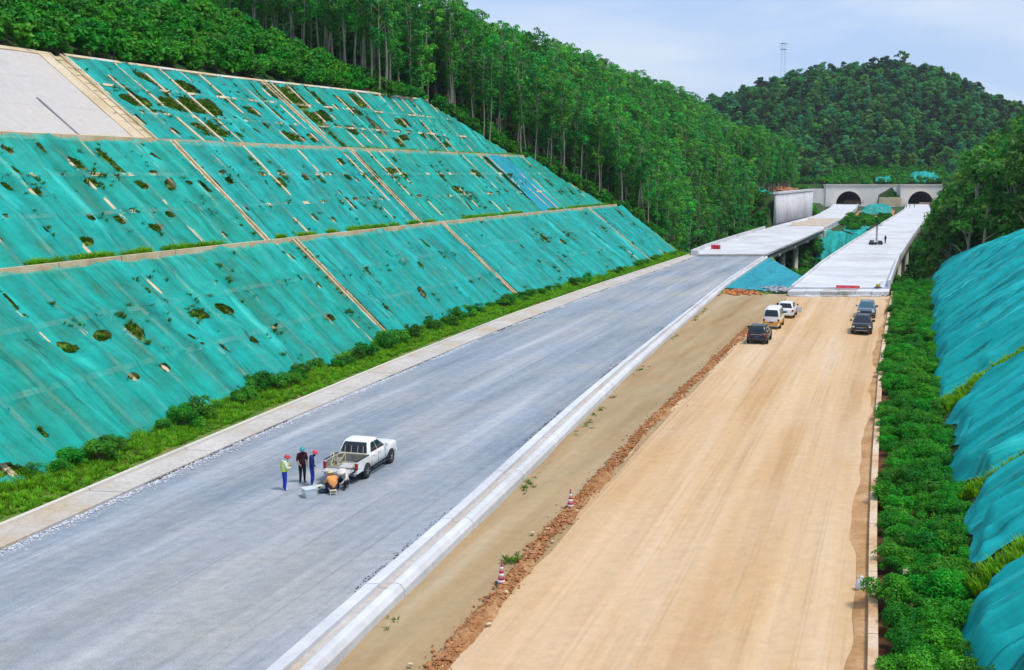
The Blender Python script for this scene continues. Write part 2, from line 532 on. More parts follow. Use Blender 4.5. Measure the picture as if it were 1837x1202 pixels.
def streak_mat(name, base, cols, across, along, patch=None, grain=(25, .18), bump=.25, pscale=.06, tracks=None, tscale=(1.7, .006), tamt=.5):
    """ground worked along its length: streaks in the road's own coordinates plus patches and grain; nets use it for painted fold shading"""
    m, n, l, b = new_mat(name)
    b.inputs['Roughness'].default_value = .93
    b.inputs['Specular IOR Level'].default_value = .2
    tc = n.new('ShaderNodeTexCoord')

    def noise(sx, sy, scale, det, rough=.6):
        mp = n.new('ShaderNodeMapping'); mp.inputs['Scale'].default_value = (sx, sy, 1)
        l.new(tc.outputs['UV'], mp.inputs['Vector'])
        t = n.new('ShaderNodeTexNoise'); t.inputs['Scale'].default_value = scale; t.inputs['Detail'].default_value = det; t.inputs['Roughness'].default_value = rough
        l.new(mp.outputs['Vector'], t.inputs['Vector'])
        return t.outputs['Fac']

    def ramp(fac, cs, ps):
        r = n.new('ShaderNodeValToRGB')
        while len(r.color_ramp.elements) < len(cs): r.color_ramp.elements.new(.5)
        for e, c, p in zip(r.color_ramp.elements, cs, ps):
            e.position = p; e.color = (*c, 1)
        l.new(fac, r.inputs['Fac'])
        return r.outputs['Color']
    cur = ramp(noise(across, along, 1.0, 7.0, .58), cols, np.linspace(.28, .72, len(cols)))
    if patch:
        pc = ramp(noise(1, .45, pscale, 6.0, .65), [(0, 0, 0), (1, 1, 1)], [.42, .66])
        mx = n.new('ShaderNodeMixRGB'); mx.inputs['Color2'].default_value = (*patch, 1)
        ml = n.new('ShaderNodeMath'); ml.operation = 'MULTIPLY'; ml.inputs[1].default_value = .6
        l.new(pc, ml.inputs[0]); l.new(ml.outputs[0], mx.inputs['Fac']); l.new(cur, mx.inputs['Color1'])
        cur = mx.outputs['Color']
    if tracks:  # tyre tracks on roads, painted crease shade on nets
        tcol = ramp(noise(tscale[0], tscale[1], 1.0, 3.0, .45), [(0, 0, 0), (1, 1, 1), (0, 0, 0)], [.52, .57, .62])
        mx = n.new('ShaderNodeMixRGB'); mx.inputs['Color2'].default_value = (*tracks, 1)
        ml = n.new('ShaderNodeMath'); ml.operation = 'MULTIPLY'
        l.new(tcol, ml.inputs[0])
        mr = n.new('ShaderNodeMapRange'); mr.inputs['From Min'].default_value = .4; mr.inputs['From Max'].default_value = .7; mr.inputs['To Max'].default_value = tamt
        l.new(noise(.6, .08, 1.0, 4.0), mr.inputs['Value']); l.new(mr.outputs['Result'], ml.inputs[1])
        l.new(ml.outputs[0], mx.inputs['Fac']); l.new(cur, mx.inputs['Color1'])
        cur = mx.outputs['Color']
    for scl, amt in ((grain[0], grain[1]), (1.6, grain[1] * .6)):
        mr = n.new('ShaderNodeMapRange'); mr.inputs['From Min'].default_value = .25; mr.inputs['From Max'].default_value = .75
        mr.inputs['To Min'].default_value = 1 - amt; mr.inputs['To Max'].default_value = 1 + amt
        l.new(noise(1, 1, scl, 5.0, .75), mr.inputs['Value'])
        mx = n.new('ShaderNodeMixRGB'); mx.blend_type = 'MULTIPLY'; mx.inputs['Fac'].default_value = 1
        l.new(cur, mx.inputs['Color1']); l.new(mr.outputs['Result'], mx.inputs['Color2'])
        cur = mx.outputs['Color']
    l.new(cur, b.inputs['Base Color'])
    bp = n.new('ShaderNodeBump'); bp.inputs['Strength'].default_value = bump; bp.inputs['Distance'].default_value = .06
    l.new(noise(1, 1, grain[0] * .5, 6.0, .8), bp.inputs['Height']); l.new(bp.outputs['Normal'], b.inputs['Normal'])
    return m


M['gravel'] = streak_mat('gravel_base', None, [(.16, .195, .245), (.225, .265, .325), (.29, .325, .39), (.42, .44, .49)], .42, .024, (.42, .385, .335), (16, .30), .4, .10, tracks=(.12, .15, .19))
M['dirt'] = streak_mat('tan_dirt', None, [(.43, .24, .10), (.54, .34, .175), (.60, .405, .235), (.67, .50, .345)], .42, .018, (.61, .455, .335), tracks=(.36, .21, .095))
M['median'] = streak_mat('brown_dirt', None, [(.24, .14, .06), (.34, .22, .11), (.40, .28, .155), (.46, .36, .24)], .40, .03, (.35, .28, .17), pscale=.1)

# ------------------------------------------------------------------ ground, roads
wv = np.unique(np.concatenate([np.linspace(-430, -140, 24), np.arange(-140, 70, 1.6), np.linspace(70, 420, 30)]))
sv = np.unique(np.concatenate([np.arange(-40, 340, 2.2), np.arange(340, 541, 3.0), [541.2, 541.6, 543.5, 545.4, 549, 554], np.linspace(560, 1000, 70), np.linspace(1000, 4200, 14)]))
Wg, Sg = np.meshgrid(wv, sv, indexing='ij')
Zg = terrain(Wg, Sg)
Zg = np.where(Sg > 1000, Zg * np.clip(1 - (Sg - 1000) / 1500, .2, 1), Zg)
gv = np.stack([Wg + K * Sg, Sg, Zg], -1).reshape(-1, 3)
gf = grid_faces(len(wv), len(sv))[:, ::-1]
gc = gv[gf].mean(1)
BORES = (162.2, 196.8)
hole = (gc[:, 1] > 541.0) & (gc[:, 1] < 545.6) & (gc[:, 0] > BORES[0] - 8) & (gc[:, 0] < BORES[1] + 8)
gf = gf[~hole]
o = world_obj('ground', gv, gf, M['hill'], smooth=True, origin=(0, 0, 0))
tag(o, 'green hilly ground under the forest, valley and tunnel hill', None, None, 'structure')

# bare shaped soil of the cut on the left
sl = np.arange(cut_start, 216, 1.0)
prof = []
for k in (1, 2, 3):
    for t in np.linspace(0, 1, 13):
        prof.append((k, t))
rows = [np.stack([drain_out(sl) - .02 + K * sl, sl, np.full(len(sl), -.1)], -1), np.stack([drain_out(sl) - .02 + K * sl, sl, np.full(len(sl), .04)], -1)]
for k, t in prof:
    p = tier_pt(k, sl, np.full(len(sl), t))
    rows.append(p)
top = tier_pt(3, sl, np.ones(len(sl))).copy(); top[:, 0] -= 2.0; top[:, 1] += .6; top[:, 2] += .4
rows.append(top)
V = np.stack(rows, 0)
end = CUT_END(V[..., 0] - K * V[..., 1]) + 1.0
ok = V[..., 1] < end
F = grid_faces(V.shape[0], V.shape[1])
okf = ok.reshape(-1)
F = F[okf[F].all(1)]
V = V.reshape(-1, 3)
Vn = V.copy(); Vn[:, 2] += .05 * np.sin(V[:, 1] * 1.7) * np.sin(V[:, 0] * 1.3)
o = world_obj('cut_slope', Vn, F, M['soil'], smooth=False, origin=(0, 0, 0))
tag(o, 'bare benched soil of the cut under the green netting', None, None, 'structure')

cambump = lambda W, S: .018 * np.sin(W * 2.1 + .3 * np.sin(S * .05)) + .01 * np.sin(W * 5.3 + S * .02)
o = strip('gravel_road', lambda s: drain_in(s) - .05, lambda s: bar_in(s) + .05, 5, 206.5, 0.0, M['gravel'], ds=1.5, thick=.8, nw=70, bump=cambump, smooth=False)
tag(o, 'grey gravel carriageway under construction with roller streaks', None, None, 'structure')
o = strip('median', lambda s: bar_out(s) - .3, lambda s: berm_c(s) + .6, 5, 146, -.50, M['median'], ds=1.5, thick=.5, nw=24,
          bump=lambda W, S: .05 * np.sin(W * 1.3 + S * .21) * np.sin(S * .13) + .03 * np.sin(W * 3.1 - S * .5))
tag(o, 'brown damp earth median between the channel and the dirt road', None, None, 'structure')
o = strip('dirt_road', lambda s: berm_c(s) + .3, lambda s: wall_r(s) + .1, 5, 144, -.484, M['dirt'], ds=1.5, thick=.5, nw=40,
          bump=lambda W, S: .03 * np.sin(W * 2.3 + .5 * np.sin(S * .04)) + .012 * np.sin(W * 6.1 + S * .09))
tag(o, 'tan compacted dirt carriageway with tyre tracks', None, None, 'structure')

# red earth ridge between the two levels of dirt
ss = np.arange(14, 116, .14)
prof_b = [(-.50, -.02), (-.36, .05), (-.26, .09), (-.16, .14), (-.06, .17), (.04, .18), (.13, .15), (.22, .11), (.31, .07), (.40, .035), (.52, -.02)]
rows = []
for i, (dx, dz) in enumerate(prof_b):
    n1 = .10 * np.sin(ss * 1.1 + i * .4) + .08 * np.sin(ss * 2.7 + .6 * i) + .035 * RNG.normal(size=len(ss))
    wob = .66 + .24 * np.sin(ss * .37) + .14 * np.sin(ss * .91)
    w_ = berm_c(ss) + dx * wob + n1 * .6
    z_ = -.48 + dz * wob * (1 + .25 * RNG.normal(size=len(ss))) if dz > 0 else np.full(len(ss), -.52)
    rows.append(np.stack([w_ + K * ss, ss, z_], -1))
V = np.stack(rows, 0)
o = world_obj('dirt_ridge', V.reshape(-1, 3), grid_faces(V.shape[0], V.shape[1])[:, ::-1], M['berm'])
tag(o, 'low ridge of red earth along the edge of the dirt road', None, None, 'structure')


# ------------------------------------------------------------------ scattered small stuff
def merge_copies(name, protos, pts, rots, scales, mats, smooth=False):
    """joins many small copies into one mesh: protos is a list of (verts, faces)"""
    VV, FF, off = [], [], 0
    which = RNG.integers(0, len(protos), len(pts))
    for p, r, s, k in zip(pts, rots, scales, which):
        v, f = protos[k]
        c, sn = math.cos(r), math.sin(r)
        q = v * s
        q = np.stack([q[:, 0] * c - q[:, 1] * sn, q[:, 0] * sn + q[:, 1] * c, q[:, 2]], -1) + p
        VV.append(q); FF.append(f + off); off += len(v)
    F = []
    for f in FF: F += f.tolist()
    return world_obj(name, np.vstack(VV), F, mats, smooth=smooth)


def rock_proto(seed, flat=.7):
    bm = bmesh.new()
    bmesh.ops.create_icosphere(bm, subdivisions=1, radius=1)
    r = np.random.default_rng(seed)
    for v in bm.verts:
        v.co *= float(r.uniform(.65, 1.15)); v.co.z *= flat
    bm.verts.index_update()
    out = np.array([v.co[:] for v in bm.verts]), np.array([[v.index for v in f.verts] for f in bm.faces])
    bm.free()
    return out


ROCKS = [rock_proto(i) for i in range(6)]


def tuft_proto(seed, n=16, h=.45, spread=.22, wid=.03):
    r = np.random.default_rng(seed)
    v, f = [], []
    for i in range(n):
        a = r.uniform(0, 6.28); d = r.uniform(0, spread * .5); hh = h * r.uniform(.5, 1.1); ln = r.uniform(.2, .8) * spread * 1.4
        bx, by = d * math.cos(a), d * math.sin(a)
        px, py = -math.sin(a) * wid, math.cos(a) * wid
        mx, my = bx + math.cos(a) * ln * .4, by + math.sin(a) * ln * .4
        tx, ty = bx + math.cos(a) * ln, by + math.sin(a) * ln
        o = len(v)
        v += [(bx - px, by - py, 0), (bx + px, by + py, 0), (mx + px * .8, my + py * .8, hh * .65), (mx - px * .8, my - py * .8, hh * .65), (tx, ty, hh)]
        f += [(o, o + 1, o + 2, o + 3), (o + 3, o + 2, o + 4)]
    return np.array(v), f


def gn_scatter(name, pts, rots, scales, sources, label, cat=None, kind='stuff'):
    """one object that carries many copies of the sources on its points"""
    me = bpy.data.meshes.new(name)
    pts = np.asarray(pts, float)
    me.from_pydata(pts.tolist(), [], [])
    a = me.attributes.new('rot', 'FLOAT_VECTOR', 'POINT')
    rv = np.zeros((len(pts), 3), np.float32); rv[:, 2] = rots
    a.data.foreach_set('vector', rv.ravel())
    a = me.attributes.new('scl', 'FLOAT', 'POINT'); a.data.foreach_set('value', np.asarray(scales, np.float32))
    a = me.attributes.new('pick', 'INT', 'POINT'); a.data.foreach_set('value', RNG.integers(0, len(sources), len(pts)).astype(np.int32))
    o = obj(name, me)
    col = bpy.data.collections.new(name + '_kinds')
    for i, s in enumerate(sources):
        col.objects.link(s)
    g = bpy.data.node_groups.new(name + '_scatter', 'GeometryNodeTree')
    g.interface.new_socket('Geometry', in_out='INPUT', socket_type='NodeSocketGeometry')
    g.interface.new_socket('Geometry', in_out='OUTPUT', socket_type='NodeSocketGeometry')
    gi, go = g.nodes.new('NodeGroupInput'), g.nodes.new('NodeGroupOutput')
    ci = g.nodes.new('GeometryNodeCollectionInfo')
    ci.inputs['Collection'].default_value = col
    ci.inputs['Separate Children'].default_value = True
    ci.inputs['Reset Children'].default_value = True
    ip = g.nodes.new('GeometryNodeInstanceOnPoints')
    ip.inputs['Pick Instance'].default_value = True

    def attr(nm, ty):
        x = g.nodes.new('GeometryNodeInputNamedAttribute'); x.data_type = ty
        x.inputs['Name'].default_value = nm
        return x.outputs['Attribute']
    g.links.new(gi.outputs[0], ip.inputs['Points'])
    g.links.new(ci.outputs[0], ip.inputs['Instance'])
    g.links.new(attr('pick', 'INT'), ip.inputs['Instance Index'])
    g.links.new(attr('rot', 'FLOAT_VECTOR'), ip.inputs['Rotation'])
    g.links.new(attr('scl', 'FLOAT'), ip.inputs['Scale'])
    g.links.new(ip.outputs[0], go.inputs[0])
    md = o.modifiers.new('scatter', 'NODES'); md.node_group = g
    tag(o, label, cat, None, kind)
    return o


def source_obj(name, v, f, mats, smooth=False, fmat=None):
    return bpy.data.objects.new(name, make_mesh(name, v, f, mats, None, smooth, fmat))


TUFT = [source_obj('grass_tuft_%d' % i, *tuft_proto(40 + i, 22, .5, .4, .035), M['grass']) for i in range(3)]
LOW = [source_obj('low_tuft_%d' % i, *tuft_proto(60 + i, 16, .26, .36, .03), M['dry_grass']) for i in range(3)]
SLOPE_TUFT = [source_obj('slope_tuft_%d' % i, *tuft_proto(80 + i, 18, .32, .4, .04), M['dry_grass']) for i in range(3)]

# clods on the red ridge
n = 9000
s_ = 22 + 93 * RNG.uniform(0, 1, n) ** 1.5
w_ = berm_c(s_) + RNG.normal(0, .22, n) - .10
d_ = np.abs(w_ - berm_c(s_))
pts = np.stack([w_ + K * s_, s_, -.49 + np.clip(.16 - d_ * .3, .0, .16)], -1)
o = merge_copies('earth_clods', ROCKS, pts, RNG.uniform(0, 6.28, n), RNG.lognormal(math.log(.045), .5, n).clip(.018, .17), M['clod'])
tag(o, 'loose red clods and stones on the earth ridge', None, None, 'stuff')
# pale stones among them
n = 70
s_ = RNG.uniform(30, 110, n); w_ = berm_c(s_) + RNG.normal(-.1, .5, n)
o = merge_copies('pale_stones', ROCKS, np.stack([w_ + K * s_, s_, np.full(n, -.38)], -1), RNG.uniform(0, 6, n), RNG.uniform(.04, .12, n), M['tan_concrete'])
tag(o, 'few pale stones along the red earth ridge', None, None, 'stuff')
# broken white stone edge beside the left drain
n = 13000
s_ = RNG.uniform(34, 205, n); w_ = drain_in(s_) + .12 + np.abs(RNG.normal(0, .36, n)) * np.interp(s_, [34, 90, 205], [1, .7, .5])
gap = (np.sin(s_ * .9) + np.sin(s_ * .33 + 1) + np.sin(s_ * .05) > np.interp(s_, [60, 130], [-3, .2]))
s_, w_ = s_[gap], w_[gap]; n = len(s_)
o = merge_copies('stone_edging', ROCKS, np.stack([w_ + K * s_, s_, np.full(n, .02)], -1), RNG.uniform(0, 6, n), RNG.lognormal(math.log(.036), .4, n).clip(.016, .10), M['rubble'])
tag(o, 'broken white stone scattered along the drain edge of the gravel road', None, None, 'stuff')
# small dark stones along the right channel
M['dark_stone'] = plain('dark_stone', (.07, .075, .085), .9)
n = 900
s_ = RNG.uniform(30, 130, n); w_ = bar_in(s_) - .1 - np.abs(RNG.normal(0, .12, n))
gap = np.sin(s_ * .31) + .6 * np.sin(s_ * .83) > .1
s_, w_ = s_[gap], w_[gap]; n = len(s_)
o = merge_copies('dark_gravel', ROCKS, np.stack([w_ + K * s_, s_, np.full(n, .02)], -1), RNG.uniform(0, 6, n), RNG.uniform(.02, .045, n), M['dark_stone'])
tag(o, 'dark gravel spilled along the inner kerb of the channel', None, None, 'stuff')
# ragged dark asphalt lip beside the left drain
n = 1500
s_ = RNG.uniform(38, 200, n); w_ = drain_in(s_) + .02 + RNG.normal(0, .07, n)
gap = np.sin(s_ * .23) + .6 * np.sin(s_ * .7) > -.3
s_, w_ = s_[gap], w_[gap]; n = len(s_)
o = merge_copies('dark_rubble', ROCKS, np.stack([w_ + K * s_, s_, np.full(n, .02)], -1), RNG.uniform(0, 6, n), RNG.uniform(.04, .10, n), M['dark_stone'])
tag(o, 'dark rubble in the joint between drain and gravel road', None, None, 'stuff')

# ------------------------------------------------------------------ concrete verge and channels
o = empty('concrete_drain', P(float(drain_in(100)), 100, 0))
tag(o, 'pale concrete drain slabs between the grass verge and the gravel road', 'drain')
step = 8.0
for i, a in enumerate(np.arange(20, 206, step)):
    b_ = min(a + step - .06, 208)
    strip('slab', lambda s: drain_out(s) + .22, drain_in, a, b_, lambda W, S: .10 + .10 * np.clip((drain_in(S) - W) / 2, 0, 1), M['concrete'], o, 1.0, .5, 4)
    strip('lip', lambda s: drain_out(s) - .04, lambda s: drain_out(s) + .22, a, b_, .32, M['pale_concrete'], o, 1.0, .6, 2)

o = empty('concrete_channel', P(float(bar_in(100)), 100, -.5))
tag(o, 'double-kerbed concrete channel between gravel road and brown median', 'channel')
for i, a in enumerate(np.arange(16, 206, step)):
    b_ = min(a + step - .05, 206)
    iw = lambda s: bar_in(s) + (bar_out(s) - bar_in(s)) * .34
    ow = lambda s: bar_in(s) + (bar_out(s) - bar_in(s)) * .70
    strip('inner_kerb', bar_in, iw, a, b_, .07, M['deck'], o, 1.0, .75, 2)
    strip('channel_floor', lambda s: iw(s) + .002, lambda s: ow(s) - .002, a, b_, -.10, M['concrete'], o, 1.0, .5, 2)
    strip('outer_kerb', ow, bar_out, a, b_, lambda W, S: .10 - .26 * np.clip((W - bar_out(S) + .18) / .18, 0, 1), M['deck'], o, 1.0, .68, 4)

o = empty('concrete_kerb', P(float(wall_r(90)), 90, -.6))
tag(o, 'low orange-stained concrete kerb wall along the right edge of the dirt road', 'kerb')
M['stained'] = noisy('stained_concrete', [(.42, .22, .09), (.60, .42, .27), (.66, .52, .42)], .3, .9, fine=(5, .2))
for a in np.arange(18, 146, 6.0):
    strip('kerb_block', wall_r, lambda s: wall_r(s) + .34, a, a + 5.95, -.17, M['stained'], o, 1.0, .7, 2)
o = empty('ditch_wall', P(.9, 40, -.7))
tag(o, 'short far wall of the ditch behind the right kerb, half hidden by shrubs', 'ditch wall')
for a in np.arange(22, 52, 6.0):
    strip('wall_block', lambda s: wall_r(s) + 1.35, lambda s: wall_r(s) + 1.62, a, a + 5.95, -.12, M['stained'], o, 1.0, .8, 2)
M['ditch'] = noisy('ditch_earth', [(.045, .018, .008), (.10, .04, .016), (.16, .07, .03)], .8, .9, fine=(6, .3))
o = strip('ditch_floor', lambda s: wall_r(s) + .3, lambda s: wall_r(s) + 4.6, 12, 150, -.62, M['ditch'], ds=2)
tag(o, 'dark red earth in the ditch behind the kerb', None, None, 'structure')

# wet stains with their own shape along the foot of the kerb: a slightly raised skin of red mud
ss = np.arange(20, 140, .5)
inn = 1.0 + .35 * np.sin(ss * .41) + .3 * np.sin(ss * .13 + 1) + .3 * np.convolve(RNG.normal(size=len(ss) + 8), np.hanning(9) / 4, 'valid')
M['mud'] = noisy('red_mud', [(.33, .16, .06), (.45, .25, .11), (.55, .34, .19)], .5, .85, fine=(5, .25))
a_ = wall_r(ss) - np.clip(inn, .25, 2) * .62; b_ = wall_r(ss) + .02
V = np.stack([np.stack([a_ + K * ss, ss, np.full(len(ss), -.487)], -1), np.stack([(a_ + b_) / 2 + K * ss, ss, np.full(len(ss), -.425)], -1), np.stack([b_ + K * ss, ss, np.full(len(ss), -.39)], -1)], 0)
o = world_obj('mud_strip', V.reshape(-1, 3), grid_faces(3, len(ss))[:, ::-1], M['mud'])
tag(o, 'washed red mud lying against the right kerb', None, None, 'structure')

# ------------------------------------------------------------------ draped netting
_perm = np.random.default_rng(5).uniform(-1, 1, (256, 256))


def vn(x, y):
    """smooth value noise"""
    x = np.asarray(x, float); y = np.asarray(y, float)
    xi, yi = np.floor(x).astype(int), np.floor(y).astype(int)
    fx, fy = x - xi, y - yi
    fx, fy = fx * fx * (3 - 2 * fx), fy * fy * (3 - 2 * fy)
    g = lambda a, b: _perm[a % 256, b % 256]
    return (g(xi, yi) * (1 - fx) + g(xi + 1, yi) * fx) * (1 - fy) + (g(xi, yi + 1) * (1 - fx) + g(xi + 1, yi + 1) * fx) * fy


def net_mat(name, cols, patch, weave=.5, across=.75):
    m = streak_mat(name, None, cols, across, .06, patch, (3.0, .12), .4, .11, tuple(c * .42 for c in cols[0]), (1.5, .09), .95)  # fold shading painted into the colour: tonal streaks and dark crease lines
    n, l = m.node_tree.nodes, m.node_tree.links
    b = n['Principled BSDF']
    b.inputs['Roughness'].default_value = .6
    # open weave: lets some of the grass, soil and concrete behind it show
    tc = n.new('ShaderNodeTexCoord')
    t = n.new('ShaderNodeTexNoise'); t.inputs['Scale'].default_value = .42; t.inputs['Detail'].default_value = 7; t.inputs['Roughness'].default_value = .62
    l.new(tc.outputs['UV'], t.inputs['Vector'])
    mr = n.new('ShaderNodeMapRange'); mr.inputs['From Min'].default_value = .36; mr.inputs['From Max'].default_value = .72
    mr.inputs['To Min'].default_value = .06; mr.inputs['To Max'].default_value = weave
    l.new(t.outputs['Fac'], mr.inputs['Value'])
    tr = n.new('ShaderNodeBsdfTransparent')
    mx = n.new('ShaderNodeMixShader')
    l.new(mr.outputs['Result'], mx.inputs['Fac']); l.new(b.outputs['BSDF'], mx.inputs[1]); l.new(tr.outputs['BSDF'], mx.inputs[2])
    l.new(mx.outputs['Shader'], n['Material Output'].inputs['Surface'])
    return m


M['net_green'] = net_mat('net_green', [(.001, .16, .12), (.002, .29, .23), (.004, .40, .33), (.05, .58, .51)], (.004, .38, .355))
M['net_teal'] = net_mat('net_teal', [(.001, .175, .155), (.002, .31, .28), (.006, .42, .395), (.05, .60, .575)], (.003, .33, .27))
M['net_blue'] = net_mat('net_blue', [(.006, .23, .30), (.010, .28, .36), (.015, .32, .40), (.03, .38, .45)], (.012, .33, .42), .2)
M['net_right'] = net_mat('net_right', [(.001, .19, .20), (.003, .34, .36), (.008, .46, .485), (.06, .66, .65)], (.006, .44, .41), .3, 1.2)  # base colour raised to make up for the weaker light on this bank
RIB = 3.3


def drape(u, v, seed, L, ribs=True, amp=1.0):
    a = .20 + amp * (.22 * vn(u * .55 + seed, v * .09 + 3) + .20 * (1 - 2 * np.abs(vn(u * .95 + 7 + seed, v * .10 + .3 * vn(u * .5, v * .4)))) + .05 * (1 - 2 * np.abs(vn(u * 2.1 + seed, v * .2 + .5 * vn(u * .6, v * .5)))) + .10 * vn(u * .35 + .5 * v * .3, v * .35 - seed) + .10 * vn(u * .7, v * .7 + seed) + .035 * vn(u * 3.5, v * 1.3))
    a = np.maximum(a, .05)
    if ribs:
        d = np.abs((u / RIB + .5) % 1 - .5) * RIB
        tight = .55 + .45 * vn(np.round(u / RIB) * 1.7 + seed, v * .12)
        a = a + tight * .30 * np.exp(-d / .5) - .05
        a = np.maximum(a, .06)
        for tb in (.345, .675):
            a = a + .13 * np.exp(-np.abs(v - tb * L) / .35)
    return a


def hole_field(u, v, holes, L):
    f = np.full(np.broadcast(u, v).shape, 9.0)
    for i, (hu, ht, a, b) in enumerate(holes):
        m = (np.abs(u - hu) < a * 1.9 + .5) & (np.abs(v - ht * L) < b * 1.9 + .5)
        if not m.any(): continue
        x, y = (u[m] - hu) / a, (v[m] - ht * L) / b
        p = 4.0 if (a > 1.2 or b > 1.15) else 2.0
        r = (np.abs(x) ** p + np.abs(y) ** p) ** (1 / p)
        nz = .30 * vn(u[m] * 1.9 + i, v[m] * 1.9) + .14 * vn(u[m] * 5 + i, v[m] * 5)
        f[m] = np.minimum(f[m], (r - 1 + nz) * min(a, b))
    return f


def sheet(name, to_world, ua, ub, va, vb, du, dv, field, mat, label, group, cat='netting'):
    """a clipped, draped sheet: cells outside the field are dropped and the rim is pulled onto its outline"""
    us = np.linspace(ua, ub, int((ub - ua) / du) + 2); vs = np.linspace(va, vb, int((vb - va) / dv) + 2)
    U, V = np.meshgrid(us, vs, indexing='ij')
    f = field(U, V)
    gu, gv = np.gradient(f, us, vs)
    g2 = gu * gu + gv * gv + 1e-4
    F = grid_faces(len(us), len(vs))
    ff = f.reshape(-1)
    F = F[(ff[F] > 0).any(1)]
    stp = np.where(f < 0, np.clip(-f, 0, 2 * max(du, dv)), 0)
    l_ = np.sqrt(g2)
    U2 = U + stp * gu / l_; V2 = V + stp * gv / l_
    pts = to_world(U2, V2).reshape(-1, 3)
    used = np.unique(F)
    remap = np.full(len(pts), -1); remap[used] = np.arange(len(used))
    uv = np.stack([U2, V2], -1).reshape(-1, 2)[used]
    o = world_obj(name, pts[used], remap[F], mat, None, uv, True)
    tag(o, label, cat, group)
    return o


HOLES = {
    1: [(63.5, .52, .57, .55), (66.8, .54, .72, .45), (69.8, .53, .75, .75), (77.2, .55, .79, .66), (80.2, .53, .78, .74), (74, .4, .28, .34), (76, .28, .54, .51), (79.5, .27, .36, .39), (69.2, .28, .39, .34), (65.8, .27, .58, .32), (92.2, .29, .89, .39), (56.5, .14, .2, .38), (75.8, .05, .42, .27), (63, .82, .14, 1.19), (74.8, .82, .13, 1.02), (78.5, .62, .10, 1.21), (52.5, .03, .92, .47), (122.5, .8, .25, 1.1), (117, .58, .48, .5), (146.8, .57, .45, .45), (157.2, .63, .62, .95), (161.5, .54, .6, .8), (143, .44, .2, 1.08), (177.2, .51, .36, 1.6), (203.2, .87, .72, 1.11), (102.8, .23, .6, .96), (111.5, .3, .6, .8), (95.8, .58, .49, .41), (73.2, .03, .48, .22), (93.2, .66, .14, .86), (106, .62, .12, .8), (84.5, .75, .1, .9), (87, .42, .2, .25), (119, .25, .1, .9), (138, .3, .12, .9), (150, .25, .1, 1.0), (168, .4, .12, 1.2), (60, .3, .2, .25), (113, .75, .2, .4)],
    2: [(80.5, .88, .54, .45), (90.5, .8, .45, 1.5), (86.2, .75, .85, .8), (86, .59, .88, .5), (91.5, .58, .65, .5), (94.8, .56, .5, .66), (97.8, .58, .5, .3), (104, .59, .79, .4), (109.5, .58, .61, .36), (112.5, .57, .8, .7), (117.8, .62, .42, .65), (121, .62, .45, .75), (127, .63, .65, .6), (79.5, .53, .71, .44), (77.2, .57, .47, .43), (85.2, .28, .43, .47), (88.2, .19, .62, .5), (80, .13, .5, .39), (77, .23, .47, .47), (91.2, .29, .46, .39), (82, .29, .41, .35), (108.8, .16, .44, .46), (105.5, .82, .2, 1.17), (111.5, .78, .2, 1.23), (128.8, .82, .66, .55), (139.8, .71, 2.84, .6), (153.2, .64, .8, 1.1), (165.8, .67, 1.89, .85), (154.2, .41, 1.48, .8), (95.8, .08, .43, .4), (115.2, .12, .46, .42), (175.2, .9, .8, .5), (95, .36, .15, .9), (123, .35, .15, .9), (147, .3, .2, .6), (73.5, .72, .3, 1.2), (84, .9, .2, .7), (70.5, .8, .3, .9), (143.5, .88, .2, .6), (160, .2, .5, .4), (170, .35, .4, .5), (194, .5, .3, 1.0), (200, .35, .5, .5)],
    3: [(115, .76, .6, 1.5), (119.5, .76, 1.04, 1.1), (108.5, .49, 1.38, .73), (118.2, .49, 2.8, 1.05), (115.8, .18, 1.86, .9), (108.8, .1, .6, .46), (128, .49, .71, .9), (127, .29, .58, .46), (139.8, .8, 2.0, 1.6), (141.5, .48, 2.14, .8), (133.5, .81, .3, 1.6), (146.5, .79, .34, 1.7), (151.5, .75, .5, 1.7), (119.8, .14, .54, .36), (154.2, .4, .5, 1.5), (164, .51, 1.41, .8), (159.8, .23, 1.28, .45), (153.2, .62, .78, .45), (134.8, .15, .54, .57), (173.8, .18, .61, .52), (123.5, .2, .4, .5), (147, .3, .6, .5), (131, .6, .3, .5), (168, .3, .3, .6)],
}
_r = np.random.default_rng(77)
for k_, cnt in ((1, 22), (2, 110), (3, 120)):
    # tears along the ribs and beams lay the concrete bare
    for _ in range(cnt):
        u_ = RIB * _r.integers(20 if k_ < 3 else 32, 56)
        if _r.random() < .68: HOLES[k_].append((float(u_), float(_r.uniform(.12, .95)), float(_r.uniform(.12, .26)), float(_r.uniform(.3, 1.3))))
        else: HOLES[k_].append((float(u_ + 1.6), float(_r.choice([.345, .675])), float(_r.uniform(.5, 1.3)), float(_r.uniform(.16, .3))))
HOLES[3] = [(u, t, a * 1.3, b * 1.25) for u, t, a, b in HOLES[3]]
HOLES[2] = [(u, t, a * 1.05, b * 1.0) for u, t, a, b in HOLES[2]]
for k_, cnt, lo_, hi_ in ((3, 9, 33, 48),):
    for _ in range(cnt):
        i_ = _r.integers(lo_, hi_)
        HOLES[k_].append(((i_ + .5) * RIB + float(_r.uniform(-.3, .3)), float(_r.choice([.5, .84, .17] if k_ == 3 else [.5, .86])) + float(_r.uniform(-.05, .05)), float(_r.uniform(.8, 1.45)), float(_r.uniform(.9, 1.7))))
UEND = {1: (210.5, 208.5), 2: (210, 197.5), 3: (198.5, 180.5)}
GRP_NET = 'netting sheets on the cut slope left of the road'


